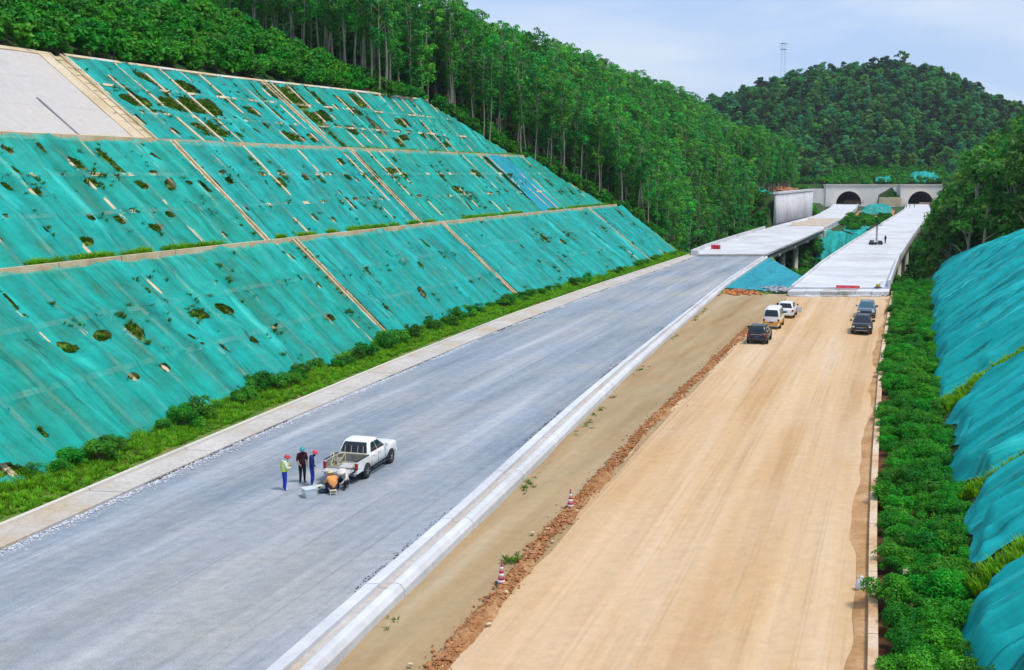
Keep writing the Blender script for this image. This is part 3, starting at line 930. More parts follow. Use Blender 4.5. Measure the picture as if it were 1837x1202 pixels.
def tier_net(k, ua, ub, mat, label, seed, fine=.22, top_extra=.0, bot=-.45):
    L = tier_len(k, (ua + ub) / 2)
    e0, e1 = UEND[k]

    def field(U, V):
        f = hole_field(U, V, HOLES[k], L)
        vmin = bot + .22 * vn(U * .35 + seed, 0 * V) + .10 * vn(U * 1.3, 0 * V + 5)
        f = np.minimum(f, V - vmin)
        f = np.minimum(f, (L + top_extra + .15 * vn(U * .4, 0 * V + 9)) - V)
        f = np.minimum(f, U - (ua + .12 * vn(V * .6 + seed, V * 0 + 2)))
        f = np.minimum(f, (ub + .12 * vn(V * .6 + seed, V * 0 + 8)) - U)
        f = np.minimum(f, (e0 + (e1 - e0) * V / L + .6 * vn(V * .3, V * 0 + 4)) - U)
        return f

    def tw(U, V):
        d = drape(U, V, seed, L)
        return tier_pt(k, U, V / L, d)
    return sheet('slope_netting', tw, ua - .4, min(ub + .4, max(e0, e1) + 1), -1.1, L + top_extra + .4, fine, fine * 1.3, field, mat, label, GRP_NET)


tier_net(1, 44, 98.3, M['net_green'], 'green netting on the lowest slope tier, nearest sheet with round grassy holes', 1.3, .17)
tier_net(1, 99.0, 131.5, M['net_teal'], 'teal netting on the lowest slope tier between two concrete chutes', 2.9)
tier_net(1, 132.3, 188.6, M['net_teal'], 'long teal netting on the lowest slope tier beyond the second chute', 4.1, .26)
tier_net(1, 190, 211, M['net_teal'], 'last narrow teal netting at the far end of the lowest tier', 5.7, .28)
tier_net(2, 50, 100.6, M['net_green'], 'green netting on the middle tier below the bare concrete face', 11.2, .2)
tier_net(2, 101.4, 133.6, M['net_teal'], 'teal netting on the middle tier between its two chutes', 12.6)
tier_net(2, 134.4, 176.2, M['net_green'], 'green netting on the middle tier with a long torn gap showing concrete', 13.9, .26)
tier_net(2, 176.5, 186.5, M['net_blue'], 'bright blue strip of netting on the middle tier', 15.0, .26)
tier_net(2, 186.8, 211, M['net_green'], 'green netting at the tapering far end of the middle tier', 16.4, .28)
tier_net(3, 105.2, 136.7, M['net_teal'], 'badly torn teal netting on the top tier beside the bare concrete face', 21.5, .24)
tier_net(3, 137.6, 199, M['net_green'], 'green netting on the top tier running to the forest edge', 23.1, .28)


CH = [(1, 98.65, .44, 'tan concrete chute down the lowest tier, nearest of three'),
      (1, 131.9, .44, 'tan weedy concrete chute in the middle of the lowest tier'),
      (1, 189.3, .40, 'thin concrete chute near the far end of the lowest tier'),
      (2, 101.0, .46, 'tan concrete chute down the middle tier, nearest of two'),
      (2, 134.0, .46, 'tan concrete chute down the middle tier, farther of two'),
      (3, 137.15, .5, 'tan concrete chute down the top netted tier'),
      (3, 104.35, .8, 'wide tan concrete chute bordering the bare concrete face')]


# concrete lattice frame on the slopes, where holes in the nets lay it bare
def tier_bar(k, u0, u1, t0, t1, up, mat, parent, name, down=.1):
    n = 2
    c = []
    for upv in (-down, up):
        for (u, t) in ((u0, t0), (u1, t0), (u1, t1), (u0, t1)):
            c.append(tier_pt(k, u, t, upv))
    mb = MB(); mb.hexa([tuple(np.array(p) - np.array(parent.location)) for p in c])
    return mb.build(name, mat, parent)


TIERNAME = {1: 'lowest', 2: 'middle', 3: 'top'}
for k in (1, 2, 3):
    L = tier_len(k, 110)
    root = empty('concrete_lattice', tuple(tier_pt(k, 110, 0)))
    tag(root, 'tan concrete lattice frame showing through holes in the %s tier netting' % TIERNAME[k], 'lattice frame', 'lattice frames on the left cut slope')
    i0, i1 = {1: (16, 64), 2: (21, 64), 3: (32, 60)}[k]
    ribs = set(range(i0, i1)); beams = {(i, j) for i in range(i0, i1) for j in (0, 1)}
    for hu, ht, a, b in []:
        for i in range(int(math.floor((hu - a - .6) / RIB)), int(math.ceil((hu + a + .6) / RIB)) + 1):
            if abs(i * RIB - hu) < a + .45: ribs.add(i)
            for j, tb in enumerate((.345, .675)):
                if abs(ht - tb) * L < b + .4 and abs((i + .5) * RIB - hu) < a + RIB * .5 + .2: beams.add((i, j))
    skip = [u for kk, u, hw, lab in CH if kk == k]
    for i in sorted(ribs):
        if min(abs(i * RIB - q) for q in skip) < 1.0: continue
        e0_, e1_ = UEND[k]
        t1_ = 1.0 if i * RIB < min(e0_, e1_) else max(.0, (e0_ - i * RIB) / (e0_ - e1_))
        if t1_ < .1: continue
        tier_bar(k, i * RIB - .19, i * RIB + .19, -.0, t1_, {1: .09, 2: .19, 3: .27}[k], M['tan_concrete'], root, 'rib')
    for i, j in sorted(beams):
        tb = (.345, .675)[j]
        if min(abs((i + .5) * RIB - q) for q in skip) < 2.4: continue
        if (i + 1) * RIB > UEND[k][0] + (UEND[k][1] - UEND[k][0]) * tb: continue
        tier_bar(k, i * RIB + .195, (i + 1) * RIB - .195, tb - .2 / L, tb + .2 / L, {1: .07, 2: .17, 3: .25}[k], M['tan_concrete'], root, 'beam')

# stepped drainage chutes
for k, u, hw, lab in CH:
    root = empty('drainage_chute', tuple(tier_pt(k, u, 0)))
    tag(root, lab, 'drain chute', 'drainage chutes on the left cut slope')
    tier_bar(k, u - hw, u - hw + .22, -.02, 1.015, .34, M['tan_concrete'], root, 'side_kerb')
    tier_bar(k, u + hw - .22, u + hw, -.02, 1.015, .34, M['tan_concrete'], root, 'side_kerb')
    ns = 22
    for q in range(ns):
        tier_bar(k, u - hw + .22, u + hw - .22, q / ns, (q + .96) / ns, .10 + .05 * (q % 2), M['tan_concrete'], root, 'step')

# bench channels
for nm, fl, zz, s1, lab, off in (('bench_drain', t1top, 9.12, 211, 'long tan concrete drain along the bench above the lowest tier', -.15),
                                 ('bench_drain', t2top, 18.02, 200, 'pale concrete drain along the bench above the middle tier', -.2)):
    root = empty(nm, P(float(fl(100)), 100, zz))
    tag(root, lab, 'bench drain', 'bench drains on the left cut slope')
    for a in np.arange(55, s1, 6.0):
        b_ = min(a + 5.9, s1)
        strip('outer_kerb', lambda s: fl(s) - .32 + off, lambda s: fl(s) + off, a, b_, zz + (.36 if zz < 12 else .36), M['tan_concrete'], root, 1.5, .8, 2)
        strip('drain_slab', lambda s: fl(s) - .98 + off, lambda s: fl(s) - .322 + off, a, b_, zz + .05, M['tan_concrete'], root, 1.5, .3, 2)

root = empty('top_beam', tuple(tier_pt(3, 140, 1.0)))
tag(root, 'pale concrete beam along the upper edge of the top tier', 'beam')
for i in range(32, 55):
    tier_bar(3, i * RIB, (i + 1) * RIB - .05, 1.0, 1.03, .34, M['tan_concrete'] if i % 3 else M['pale_concrete'], root, 'beam_piece')

# bare concrete face at the top left
root = empty('slope_facing', tuple(tier_pt(3, 92, 0)))
tag(root, 'bare pale concrete slope face above the middle tier', 'slope facing')
M['shotcrete'] = noisy('sprayed_concrete', [(.43, .40, .39), (.49, .455, .44), (.53, .46, .41)], .08, .9, fine=(1.6, .09), bump=.25, bump_scale=1.5)
L = tier_len(3, 92)
for i, (u0, u1) in enumerate([(45, 60), (60, 75), (75, 90), (90, 103.45)]):
    for j, (t0, t1) in enumerate([(-.03, .335), (.335, .67), (.67, 1.02)]):
        us = np.linspace(u0 + .004, u1 - .004, 24); ts = np.linspace(t0 + .0004, t1 - .0004, 10)
        U, T = np.meshgrid(us, ts, indexing='ij')
        pp = tier_pt(3, U, T, .22 + .03 * vn(U * .5, T * 6) + .012 * vn(U * 2, T * 20)).reshape(-1, 3)
        world_obj('panel', pp, grid_faces(24, 10)[:, ::-1], M['shotcrete'], root, smooth=True)
M['seam'] = plain('dark_seam', (.20, .19, .21), .9)
tier_bar(3, 95.2, 95.4, .0, .42, .30, M['seam'], root, 'seam')
M['face_edge'] = noisy('tan_edge', [(.48, .36, .22), (.58, .46, .31), (.62, .52, .40)], .3, .9, fine=(4, .15))
tier_bar(3, 102.0, 103.5, -.03, 1.02, .30, M['face_edge'], root, 'edge_band')
tier_bar(3, 45, 101.99, -.035, .03, .30, M['face_edge'], root, 'edge_band')
tier_bar(3, 45, 101.99, .985, 1.025, .30, M['face_edge'], root, 'edge_band')

# ------------------------------------------------------------------ right-hand slope and its nets
toe_r = line([(0, 2.4), (30, 2.5), (45, 2.75), (75, 2.9), (120, 3.3), (150, 4.6), (178, 6.2), (200, 8)])


def right_pt(u, v, up=0.0):
    u = np.asarray(u, float); v = np.asarray(v, float)
    L = 14.0
    run, ris = 10.8 / L, 8.9 / L
    wv_ = toe_r(u) + v * run * 1.059
    s = u - PERP * v * run * 1.059
    hgt = v * ris
    # rounds off at the crest and sinks towards the far end
    crest = np.interp(u, [0, 118, 140, 160, 178], [9.8, 9.8, 9.3, 4.8, .8])
    x_ = np.clip(hgt, -3, None) / crest
    hgt = crest * x_ / (1 + np.abs(x_) ** 6) ** (1 / 6)
    return np.stack(np.broadcast_arrays(wv_ + K * s - up * .62 / KL, s + up * .62 * K / KL, hgt - .15 + up * .75), -1)


us = np.arange(10, 184, 1.0); vs = np.concatenate([np.arange(-2.0, 16, .8), [20, 26]])
U, V_ = np.meshgrid(us, vs, indexing='ij')
M['bank'] = noisy('grassy_bank', [(.012, .035, .008), (.025, .06, .012), (.05, .055, .02)], .3, .95, fine=(2.5, .4), bump=.7, bump_scale=3.0)
o = world_obj('right_bank', right_pt(U, V_).reshape(-1, 3), grid_faces(len(us), len(vs))[:, ::-1], M['bank'], origin=(0, 0, 0))
tag(o, 'grassy bank under the netting right of the road', None, None, 'structure')

GRP_R = 'netting sheets on the right bank'
SLITS = [(150, 4.5, .5, 2.0), (128, 6.5, .45, 2.4), (100, 5.5, .22, 3.5), (88, 8, .30, 4.5), (78.5, 3.5, .15, 2.0), (60, 6.0, .20, 1.3), (45, 5, .15, 1.5), (118, 9, .3, .9), (139, 2.5, .25, 1.2), (94, 10, .3, .6)]


def right_net(ua, ub, mat, label, seed, fine, low):
    def field(U, V):
        f = np.full(U.shape, 9.0)
        for hu, hv, a, b in SLITS:
            r = np.sqrt(((U - hu) / a) ** 2 + ((V - hv) / b) ** 2)
            f = np.minimum(f, (r - 1 + .3 * vn(U * 2, V * 2)) * min(a, b))
        mid, half = (ua + ub) / 2, (ub - ua) / 2
        x = np.abs(U - mid) / half
        lobe = low + .9 * vn(U * .33 + seed, 0 * V) + .35 * vn(U * .9 + seed, 0 * V + 3) + (1.3 if half < 12 else .4) * x ** 4
        f = np.minimum(f, (V - lobe) * .8)
        wob = .35 * vn(V * .4 + seed, V * 0 + 1) + .12 * vn(V * 1.3, V * 0 + seed)
        f = np.minimum(f, U - (ua + wob)); f = np.minimum(f, (ub + wob * .8 + .2 * vn(V * .5, V * 0 + 6)) - U)
        f = np.minimum(f, np.interp(U, [0, 140, 160, 178], [16, 15, 11, 2.6]) + .4 * vn(U * .5, 0 * V) - V)
        return f

    def tw(U, V):
        skew = U + .12 * V * vn(U * .12 + seed, 3 + 0 * V)
        d = .42 + .22 * vn(U * .45 + seed, V * .05) + .34 * (1 - 2.2 * np.abs(vn(skew * 1.25 + seed * 2, V * .05))) + .17 * (1 - 2 * np.abs(vn(skew * 2.5 + seed, V * .07))) + .07 * (1 - 2 * np.abs(vn(skew * 4.6, V * .16 + seed))) + .05 * vn(U * 1.2, V * .9)
        lie = sm(field(U, V), -.1, 1.3)                 # the rims lie on the ground
        return right_pt(U, V, .05 + np.maximum(d, .06) * (.12 + .88 * lie))
    sheet('bank_netting', tw, ua - .8, ub + .8, -.8, 16.5, fine, fine * 1.2, field, mat, label, GRP_R)


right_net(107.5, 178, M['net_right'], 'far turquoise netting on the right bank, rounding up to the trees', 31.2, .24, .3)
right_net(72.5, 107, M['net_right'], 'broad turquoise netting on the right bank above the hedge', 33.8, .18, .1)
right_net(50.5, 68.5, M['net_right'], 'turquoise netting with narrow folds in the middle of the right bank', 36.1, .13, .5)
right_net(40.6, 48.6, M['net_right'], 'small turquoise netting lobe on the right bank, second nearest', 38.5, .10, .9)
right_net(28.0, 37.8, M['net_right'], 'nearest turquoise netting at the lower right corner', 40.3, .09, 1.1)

# ------------------------------------------------------------------ vegetation
M['euc_leaf'] = leafy('eucalyptus_leaf', (.011, .15, .014), (.030, .28, .021), (.13, .48, .04), .35, .5, .35)
M['broad_leaf'] = leafy('broadleaf', (.014, .10, .008), (.045, .22, .014), (.15, .40, .03), .4, .45, .38)
M['far_leaf'] = leafy('far_leaf', (.010, .10, .022), (.030, .21, .036), (.13, .39, .07), .10, .9, .32)
M['shrub_leaf'] = leafy('shrub_leaf', (.010, .15, .005), (.032, .28, .008), (.11, .44, .016), .8, .3, .32)
M['dark_shrub'] = leafy('dark_shrub_leaf', (.010, .13, .007), (.030, .24, .010), (.10, .38, .018), .8, .35, .33)
M['bark'] = noisy('pale_bark', [(.17, .145, .11), (.29, .26, .20), (.42, .39, .33)], 1.2, .85, (1, 1, .25), 'obj', (8, .2))
M['dark_bark'] = noisy('grey_bark', [(.07, .055, .04), (.14, .115, .085), (.22, .19, .15)], 1.5, .9, (1, 1, .3), 'obj', (8, .2))


def leaves(r, centres, radii, per, size, flat=.8, out=.75):
    """leaf faces lying shingle-like on clumps"""
    V, F = [], []
    for c, rad, nper in zip(centres, radii, per):
        d = r.normal(size=(nper, 3)); d /= np.linalg.norm(d, axis=1)[:, None]
        d[:, 2] = np.where(d[:, 2] < -.35, -d[:, 2], d[:, 2])
        rr = rad * r.uniform(.45, 1.08, nper) ** .6
        p = np.asarray(c) + d * rr[:, None] * np.array([1, 1, flat])
        nrm = d * out + r.normal(size=(nper, 3)) * (1 - out) * .9 + np.array([0, 0, .25])
        nrm /= np.linalg.norm(nrm, axis=1)[:, None]
        a = np.cross(nrm, r.normal(size=(nper, 3))); a /= np.linalg.norm(a, axis=1)[:, None]
        b = np.cross(nrm, a)
        sz = size * r.uniform(.6, 1.35, nper)[:, None]
        a, b = a * sz, b * sz * .62
        o = sum(len(x) for x in V)
        V.append(np.stack([p - a, p - b * .9, p + a, p + b * .9], 1).reshape(-1, 3))
        F.append(np.arange(nper * 4).reshape(-1, 4) + o)
    return np.vstack(V), np.vstack(F)


def euc(seed, H=17.5, per=72, size=.205, low=.47):
    r = np.random.default_rng(seed)
    lean = r.normal(0, .25, 2)
    ax = lambda z: np.array([lean[0] * (z / H) ** 1.5 + .12 * math.sin(z * .5 + seed), lean[1] * (z / H) ** 1.5 + .12 * math.cos(z * .4 + seed), z])
    mb = MB()
    zs = np.linspace(-1.0, H * .97, 9)
    mb.tube([ax(max(z, 0)) + (np.array([0, 0, min(z, 0)])) for z in zs], [max(.17 * (1 - max(z, 0) / H) ** .8, .018) for z in zs], 6)
    cs, rs, pr_ = [], [], []
    z0 = H * (low + r.uniform(-.05, .05))
    n = int(17 * (1 - low) / .53)
    for i in range(n):
        f = (i + r.uniform(0, 1)) / n
        z = z0 + (H - z0) * f
        wd = (2.1 * math.sin(math.pi * min(1, .18 + .82 * (1 - f) ** .8)) + .25) * r.uniform(.5, 1.05)
        a = r.uniform(0, 6.28)
        c = ax(z) + np.array([wd * math.cos(a), wd * math.sin(a), 0])
        cs.append(c); rad = r.uniform(.75, 1.2) * (1.05 - .3 * f); rs.append(rad); pr_.append(int(per * rad))
        if i % 2 == 0:
            b0 = ax(z - r.uniform(.8, 1.6))
            mb.tube([b0, (b0 + c) / 2 + np.array([0, 0, .2]), c], [.05, .035, .015], 4, False)
    # a few bare side twigs low down
    for _ in range(2):
        z = r.uniform(H * .25, H * .45); a = r.uniform(0, 6.28); b0 = ax(z)
        mb.tube([b0, b0 + np.array([.7 * math.cos(a), .7 * math.sin(a), .5])], [.03, .012], 4, False)
    v, f = leaves(r, cs, rs, pr_, size, .85, .72)
    return (np.array(mb.v), mb.f), (v, f)


def broad(seed, H=14.0, R=3.0, n=26, per=60, size=.27, z0f=.35):
    r = np.random.default_rng(seed)
    mb = MB()
    ax = lambda z: np.array([.35 * math.sin(z * .3 + seed), .35 * math.cos(z * .23 + seed), z])
    zs = np.linspace(-1.5, H * .8, 8)
    mb.tube([ax(z) for z in zs], [max(.24 * (1 - max(z, 0) / H), .03) for z in zs], 7)
    cs, rs, pr_ = [], [], []
    for i in range(n):
        f = r.uniform(0, 1)
        z = H * (z0f + (1 - z0f) * f) - .6
        wd = R * math.sqrt(max(.05, 1 - (2 * f - .85) ** 2 * .85)) * r.uniform(.35, 1.0)
        a = r.uniform(0, 6.28)
        c = ax(z) + np.array([wd * math.cos(a), wd * math.sin(a), 0])
        rad = r.uniform(.7, 1.35)
        cs.append(c); rs.append(rad); pr_.append(int(per * rad))
        if i % 2 == 0:
            b0 = ax(max(z - r.uniform(1, 2.5), H * .2))
            mb.tube([b0, (b0 + c) / 2 + np.array([0, 0, .25]), c], [.08, .05, .02], 5, False)
    v, f = leaves(r, cs, rs, pr_, size, .8, .7)
    return (np.array(mb.v), mb.f), (v, f)


def shrub(seed, H=1.6, R=1.0, n=12, per=70, size=.10):
    r = np.random.default_rng(seed)
    mb = MB()
    cs, rs, pr_ = [], [], []
    for i in range(n):
        a = r.uniform(0, 6.28); d = R * math.sqrt(r.uniform(0, 1)) * .8
        z = H * r.uniform(.25, .85) * (1 - .35 * (d / R) ** 2)
        c = np.array([d * math.cos(a), d * math.sin(a), z])
        cs.append(c); rad = r.uniform(.3, .5) * R; rs.append(rad); pr_.append(int(per * (.5 + rad)))
        mb.tube([(0, 0, -.2), c * np.array([.5, .5, .6]), c], [.03, .02, .008], 4, False)
    v, f = leaves(r, cs, rs, pr_, size, .85, .6)
    return (np.array(mb.v), mb.f), (v, f)


def plant_meshes(gen, seeds, mats, nm, **kw):
    out = []
    for sd_ in seeds:
        (tv, tf), (lv, lf) = gen(sd_, **kw)
        out.append((make_mesh(nm[0], tv, tf, mats[0]), make_mesh(nm[1], lv, lf, mats[1])))
    return out


def whole(gen, seeds, mats, nm, **kw):
    """trunk and crown in one source mesh, for the masses"""
    out = []
    for i, sd_ in enumerate(seeds):
        (tv, tf), (lv, lf) = gen(sd_, **kw)
        tf = [list(q) for q in tf]
        f = tf + (lf + len(tv)).tolist()
        out.append(source_obj('%s_%d' % (nm, i), np.vstack([tv, lv]), f, mats, False, [0] * len(tf) + [1] * len(lf)))
    return out


def put_plants(name, kinds, parts, pts, scales, label, cat, group, tilt=.0):
    for i, (p, s) in enumerate(zip(pts, scales)):
        a, b = kinds[i % len(kinds)] if len(kinds) < 3 else kinds[int(RNG.integers(0, len(kinds)))]
        e = bpy.data.objects.new(name, None)
        e.empty_display_size = .3
        COL.objects.link(e)
        e.location = tuple(p); e.rotation_euler = (RNG.normal(0, tilt) if tilt else 0, RNG.normal(0, tilt) if tilt else 0, RNG.uniform(0, 6.28)); e.scale = (s, s, s * RNG.uniform(.92, 1.1))
        tag(e, label(i) if callable(label) else label, cat, group)
        for nm, me in zip(parts, (a, b)):
            o_ = bpy.data.objects.new(nm, me); COL.objects.link(o_); o_.parent = e


def jitter_grid(w0, w1, s0, s1, d, jit=.42):
    a, b = np.meshgrid(np.arange(w0, w1, d), np.arange(s0, s1, d), indexing='ij')
    a = a.ravel(); b = b.ravel()
    return a + RNG.uniform(-jit, jit, a.size) * d, b + RNG.uniform(-jit, jit, a.size) * d


def px(X, Y, Z):
    z = Z - CAMZ
    yc = Y * math.cos(PITCH) - z * math.sin(PITCH); up = Y * math.sin(PITCH) + z * math.cos(PITCH)
    return PXW / 2 + FPX * X / yc, PXH / 2 - FPX * up / yc


# --- forest on the left hill
w_, s_ = jitter_grid(-150, -40, 150, 500, 3.0, .48)
forest_edge = np.where(w_ < -78, 166 + (-78 - w_) * .85, CUT_END(w_) + 1.5)
keep = s_ > forest_edge + .8 * np.sin(s_ * .8)
keep &= w_ < np.interp(s_, [200, 213, 225, 300, 315, 400, 500], [-47, -46.5, -43.5, -43, -41.5, -41, -41]) - 1.0
keep &= ~((s_ > 326) & (s_ < 395) & (w_ > -39.5))
keep &= s_ < np.interp(w_, [-150, -60, -40], [430, 480, 440])
w_, s_ = w_[keep], s_[keep]
z_ = terrain(w_, s_)
X_ = w_ + K * s_
hx, hy = px(X_, s_, z_ + 16)
vis = (hx > -60) & (hx < 1500) & (hy > -260)
w_, s_, z_, X_, hx, hy = [q[vis] for q in (w_, s_, z_, X_, hx, hy)]
# which trees show most: those at the rim of the cut and those nearest
score = (s_ - forest_edge[keep][vis]) * 1.2 + s_ * .25
score = np.where(hy < 60, score + 60, score)
order = np.argsort(score)
first, rest = order[:290], order[290:]
EUC = plant_meshes(euc, range(100, 107), (M['bark'], M['euc_leaf']), ('trunk', 'crown'))
EUCLOW = plant_meshes(euc, range(107, 113), (M['bark'], M['euc_leaf']), ('trunk', 'crown'), low=.22, per=62, size=.22)
depth_in = (s_ - forest_edge[keep][vis])
rim = [i for i in first if w_[i] > -80]
upl = [i for i in first if w_[i] <= -80]
put_plants('eucalyptus_tree', EUC, ('trunk', 'crown'), [(X_[i], s_[i], z_[i] - .1) for i in upl if depth_in[i] < 9], RNG.uniform(.86, 1.14, len(upl)),
           'tall thin eucalyptus on the hillside behind the shrubs above the top tier', 'tree', 'eucalyptus trees on the upper hillside', .03)
inner = [(X_[i], s_[i], z_[i] - .1) for i in first if depth_in[i] >= 9 or (depth_in[i] >= 7 and w_[i] > -80)]
put_plants('eucalyptus_tree', EUCLOW, ('trunk', 'crown'), inner, RNG.uniform(.86, 1.14, len(first)),
           lambda i: 'leafy eucalyptus inside the forest ' + ('behind the top tier' if inner[i][1] < 200 else 'behind the middle tier end' if inner[i][1] < 214 else 'behind the lowest tier end' if inner[i][1] < 226 else 'down towards the left bridge'), 'tree', 'eucalyptus trees just inside the forest edge', .03)
put_plants('eucalyptus_tree', EUC, ('trunk', 'crown'), [(X_[i], s_[i], z_[i] - .1) for i in rim if depth_in[i] < 7], RNG.uniform(.7, 1.16, len(rim)),
           lambda i: 'slender pale eucalyptus on the rim ' + (lambda q: 'by the top tier end' if w_[q] < -69 else 'by the middle tier end' if w_[q] < -56 else 'by the lowest tier end')([j for j in rim if depth_in[j] < 7][i]), 'tree', 'eucalyptus trees along the rim of the cut', .03)
EUCW = whole(euc, range(120, 126), [M['bark'], M['euc_leaf']], 'eucalyptus_kind', per=54, size=.245, low=.2)
gn_scatter('forest', np.stack([X_[rest], s_[rest], z_[rest] - .1], -1), RNG.uniform(0, 6.28, len(rest)), RNG.uniform(.86, 1.18, len(rest)), EUCW,
           'dense eucalyptus forest covering the left hill down to the bridge', 'forest')

# dark understorey along the forest edge
nu = 900
wu = RNG.uniform(-120, -43, nu); du = RNG.uniform(1.5, 16, nu)
su = np.where(wu < -78, 166 + (-78 - wu) * .85, CUT_END(wu) + 1.0) + du
wu = np.concatenate([wu, RNG.uniform(-54, -38.5, 260)]); su = np.concatenate([su, RNG.uniform(292, 334, 260)]); nu = len(wu)
gn_scatter('understorey', np.stack([wu + K * su, su, terrain(wu, su) - .1], -1), RNG.uniform(0, 6.28, nu), RNG.uniform(.4, 1.3, nu),
           whole(shrub, range(260, 264), [M['dark_bark'], M['dark_shrub']], 'understorey_kind', H=2.4, R=1.5, n=12, per=40, size=.2), 'dark understorey between the trunks at the forest edge', 'understorey')

# --- shrubs on the hillside above the top tier
w_, s_ = jitter_grid(-132, -78, 70, 205, 2.0)
edge = 168 + (-78 - w_) * .85
keep = (s_ < edge) & (w_ < t3top(s_) - 1.0)
w_, s_ = w_[keep], s_[keep]; z_ = terrain(w_, s_) + .2; X_ = w_ + K * s_
hx, hy = px(X_, s_, z_ + 1)
v_ = (hx > -40) & (hy > -50)
w_, s_, z_, X_ = w_[v_], s_[v_], z_[v_], X_[v_]
HS = plant_meshes(shrub, range(200, 206), (M['dark_bark'], M['shrub_leaf']), ('stem', 'foliage'), H=2.0, R=1.45, n=13, per=46, size=.2)
order = np.argsort(-(w_) + .2 * s_ + RNG.normal(0, 4, len(w_)))
first, rest = order[:240], order[240:]
put_plants('hillside_shrub', HS, ('stem', 'foliage'), np.stack([X_, s_, z_], -1)[first], RNG.uniform(.7, 1.45, len(first)),
           lambda i: 'bright green hillside shrub ' + ('above the bare concrete face' if s_[first[i]] < 113 else 'above the torn top netting' if s_[first[i]] < 139 else 'near the forest') + (', front row' if w_[first[i]] > -85 else ', further up'), 'shrub', 'shrubs on the hillside above the cut', .08)
HSW = whole(shrub, range(210, 214), [M['dark_bark'], M['shrub_leaf']], 'hillside_shrub_kind', H=2.2, R=1.5, n=12, per=36, size=.23)
gn_scatter('shrubbery', np.stack([X_, s_, z_], -1)[rest], RNG.uniform(0, 6.28, len(rest)), RNG.uniform(.7, 1.6, len(rest)), HSW,
           'dense green shrubbery higher up the left hillside', 'shrubbery')

# red earth patch at the corner of the top tier
us = np.linspace(0, 1, 14); vs = np.linspace(0, 1, 7)
U, V_ = np.meshgrid(us, vs, indexing='ij')
s0 = 163 + U * 20; wq = t3top(s0) - .6 - V_ * (3.5 * np.sin(U * 3.1) + .6)
zq = np.maximum(cut_z(t3top(s0), s0), terrain(wq, s0 + 2)) + .25 + .5 * np.sin(U * 3.1) * np.sin(V_ * 3.1) + .1 * vn(U * 9, V_ * 7)
o = world_obj('earth_mound', np.stack([wq + K * (s0 + 2), s0 + 2, zq], -1).reshape(-1, 3), grid_faces(14, 7), M['clod'])
tag(o, 'bare red earth mound at the upper corner of the netted slope', 'earth mound')

# --- grass and shrubs between the left net and the drain
n = 17000
s_ = RNG.uniform(38, 211, n); f_ = RNG.uniform(0, 1, n)
w_ = drain_out(s_) - .2 + (toe_l(s_) - .3 - drain_out(s_) + .2) * f_
bare = (f_ < .16) & (np.sin(s_ * .21) + np.sin(s_ * .53 + 2) > -.3)
w_, s_, f_ = w_[~bare], s_[~bare], f_[~bare]
gn_scatter('grass', np.stack([w_ + K * s_, s_, .05 + .45 * f_], -1), RNG.uniform(0, 6.28, len(s_)), RNG.uniform(.5, 1.1, len(s_)) * (.55 + .5 * f_), TUFT + [q.copy() for q in LOW[:2]], 'bright grass strip between the lowest netting and the drain', 'grass')
VS = plant_meshes(shrub, range(220, 226), (M['dark_bark'], M['dark_shrub']), ('stem', 'foliage'), H=1.15, R=.85, n=16, per=150, size=.062)
pts, scl = [], []
s0 = 46.0
while s0 < 210:
    dens = np.interp(s0, [46, 70, 110, 150, 210], [1.9, 1.35, 1.5, 2.6, 4.0])
    f_ = random.uniform(.6, .98)
    w0 = float(drain_out(s0) + (toe_l(s0) - drain_out(s0)) * f_)
    if random.random() < .86:
        pts.append((w0 + K * s0, s0, .3)); scl.append(random.uniform(.6, 1.3) * np.interp(s0, [50, 130, 210], [1.0, .95, .7]))
    s0 += dens * random.uniform(.5, 1.2)
put_plants('verge_shrub', VS, ('stem', 'foliage'), pts, scl, lambda i: 'small dark green shrub in the grass verge ' + ('below the nearest netting' if pts[i][1] < 75 else 'short of the first chute' if pts[i][1] < 98 else 'between the first two chutes' if pts[i][1] < 132 else 'beyond the second chute' if pts[i][1] < 175 else 'near the bridge'), 'shrub', 'shrubs along the grass verge', .06)

# grass growing in the holes and on the benches
gp = []
for k in (1, 2, 3):
    L = tier_len(k, 110)
    for hu, ht, a, b in HOLES[k]:
        m = int(a * b * 40 * np.interp(hu, [60, 160], [1, .8])) + 3
        u = hu + RNG.uniform(-1, 1, m) * a * .95; v = ht * L + RNG.uniform(-1, 1, m) * b * .95
        onrib = np.abs((u / RIB + .5) % 1 - .5) * RIB < .2
        u, v = u[~onrib], v[~onrib]
        gp.append(tier_pt(k, u, v / L, .0))
for k, u, hw, lab in CH:
    L = tier_len(k, u)
    m = 46 if k < 3 else 20
    side = RNG.choice([-1, 1], m)
    gp.append(tier_pt(k, u + side * (hw + .12) + RNG.normal(0, .1, m), RNG.uniform(0, .95, m) ** .9, .05))
for k, cnt in ((1, 900), (2, 1500), (3, 900)):
    # blades pushing through the weave in patches
    uu = RNG.uniform(55 if k < 3 else 106, 205, cnt * 3); tt = np.where(RNG.random(cnt * 3) < .55, RNG.choice([.345, .675], cnt * 3) + RNG.normal(-.03, .03, cnt * 3), RNG.uniform(.02, .98, cnt * 3))
    msk = vn(uu * .35 + k * 9, tt * 5) + .5 * vn(uu * 1.3, tt * 14) > .28
    uu, tt = uu[msk][:cnt], tt[msk][:cnt]
    msk = uu < UEND[k][0] + (UEND[k][1] - UEND[k][0]) * tt - 1
    gp.append(tier_pt(k, uu[msk], np.clip(tt[msk], 0, 1), .08))
gp = np.vstack(gp)
gn_scatter('slope_grass', gp, RNG.uniform(0, 6.28, len(gp)), RNG.uniform(.5, 1.15, len(gp)), SLOPE_TUFT, 'olive grass growing through holes in the slope netting', 'grass')
n = 2600
s_ = RNG.uniform(60, 210, n); w_ = b1in(s_) + .1 + np.abs(RNG.normal(0, .28, n))
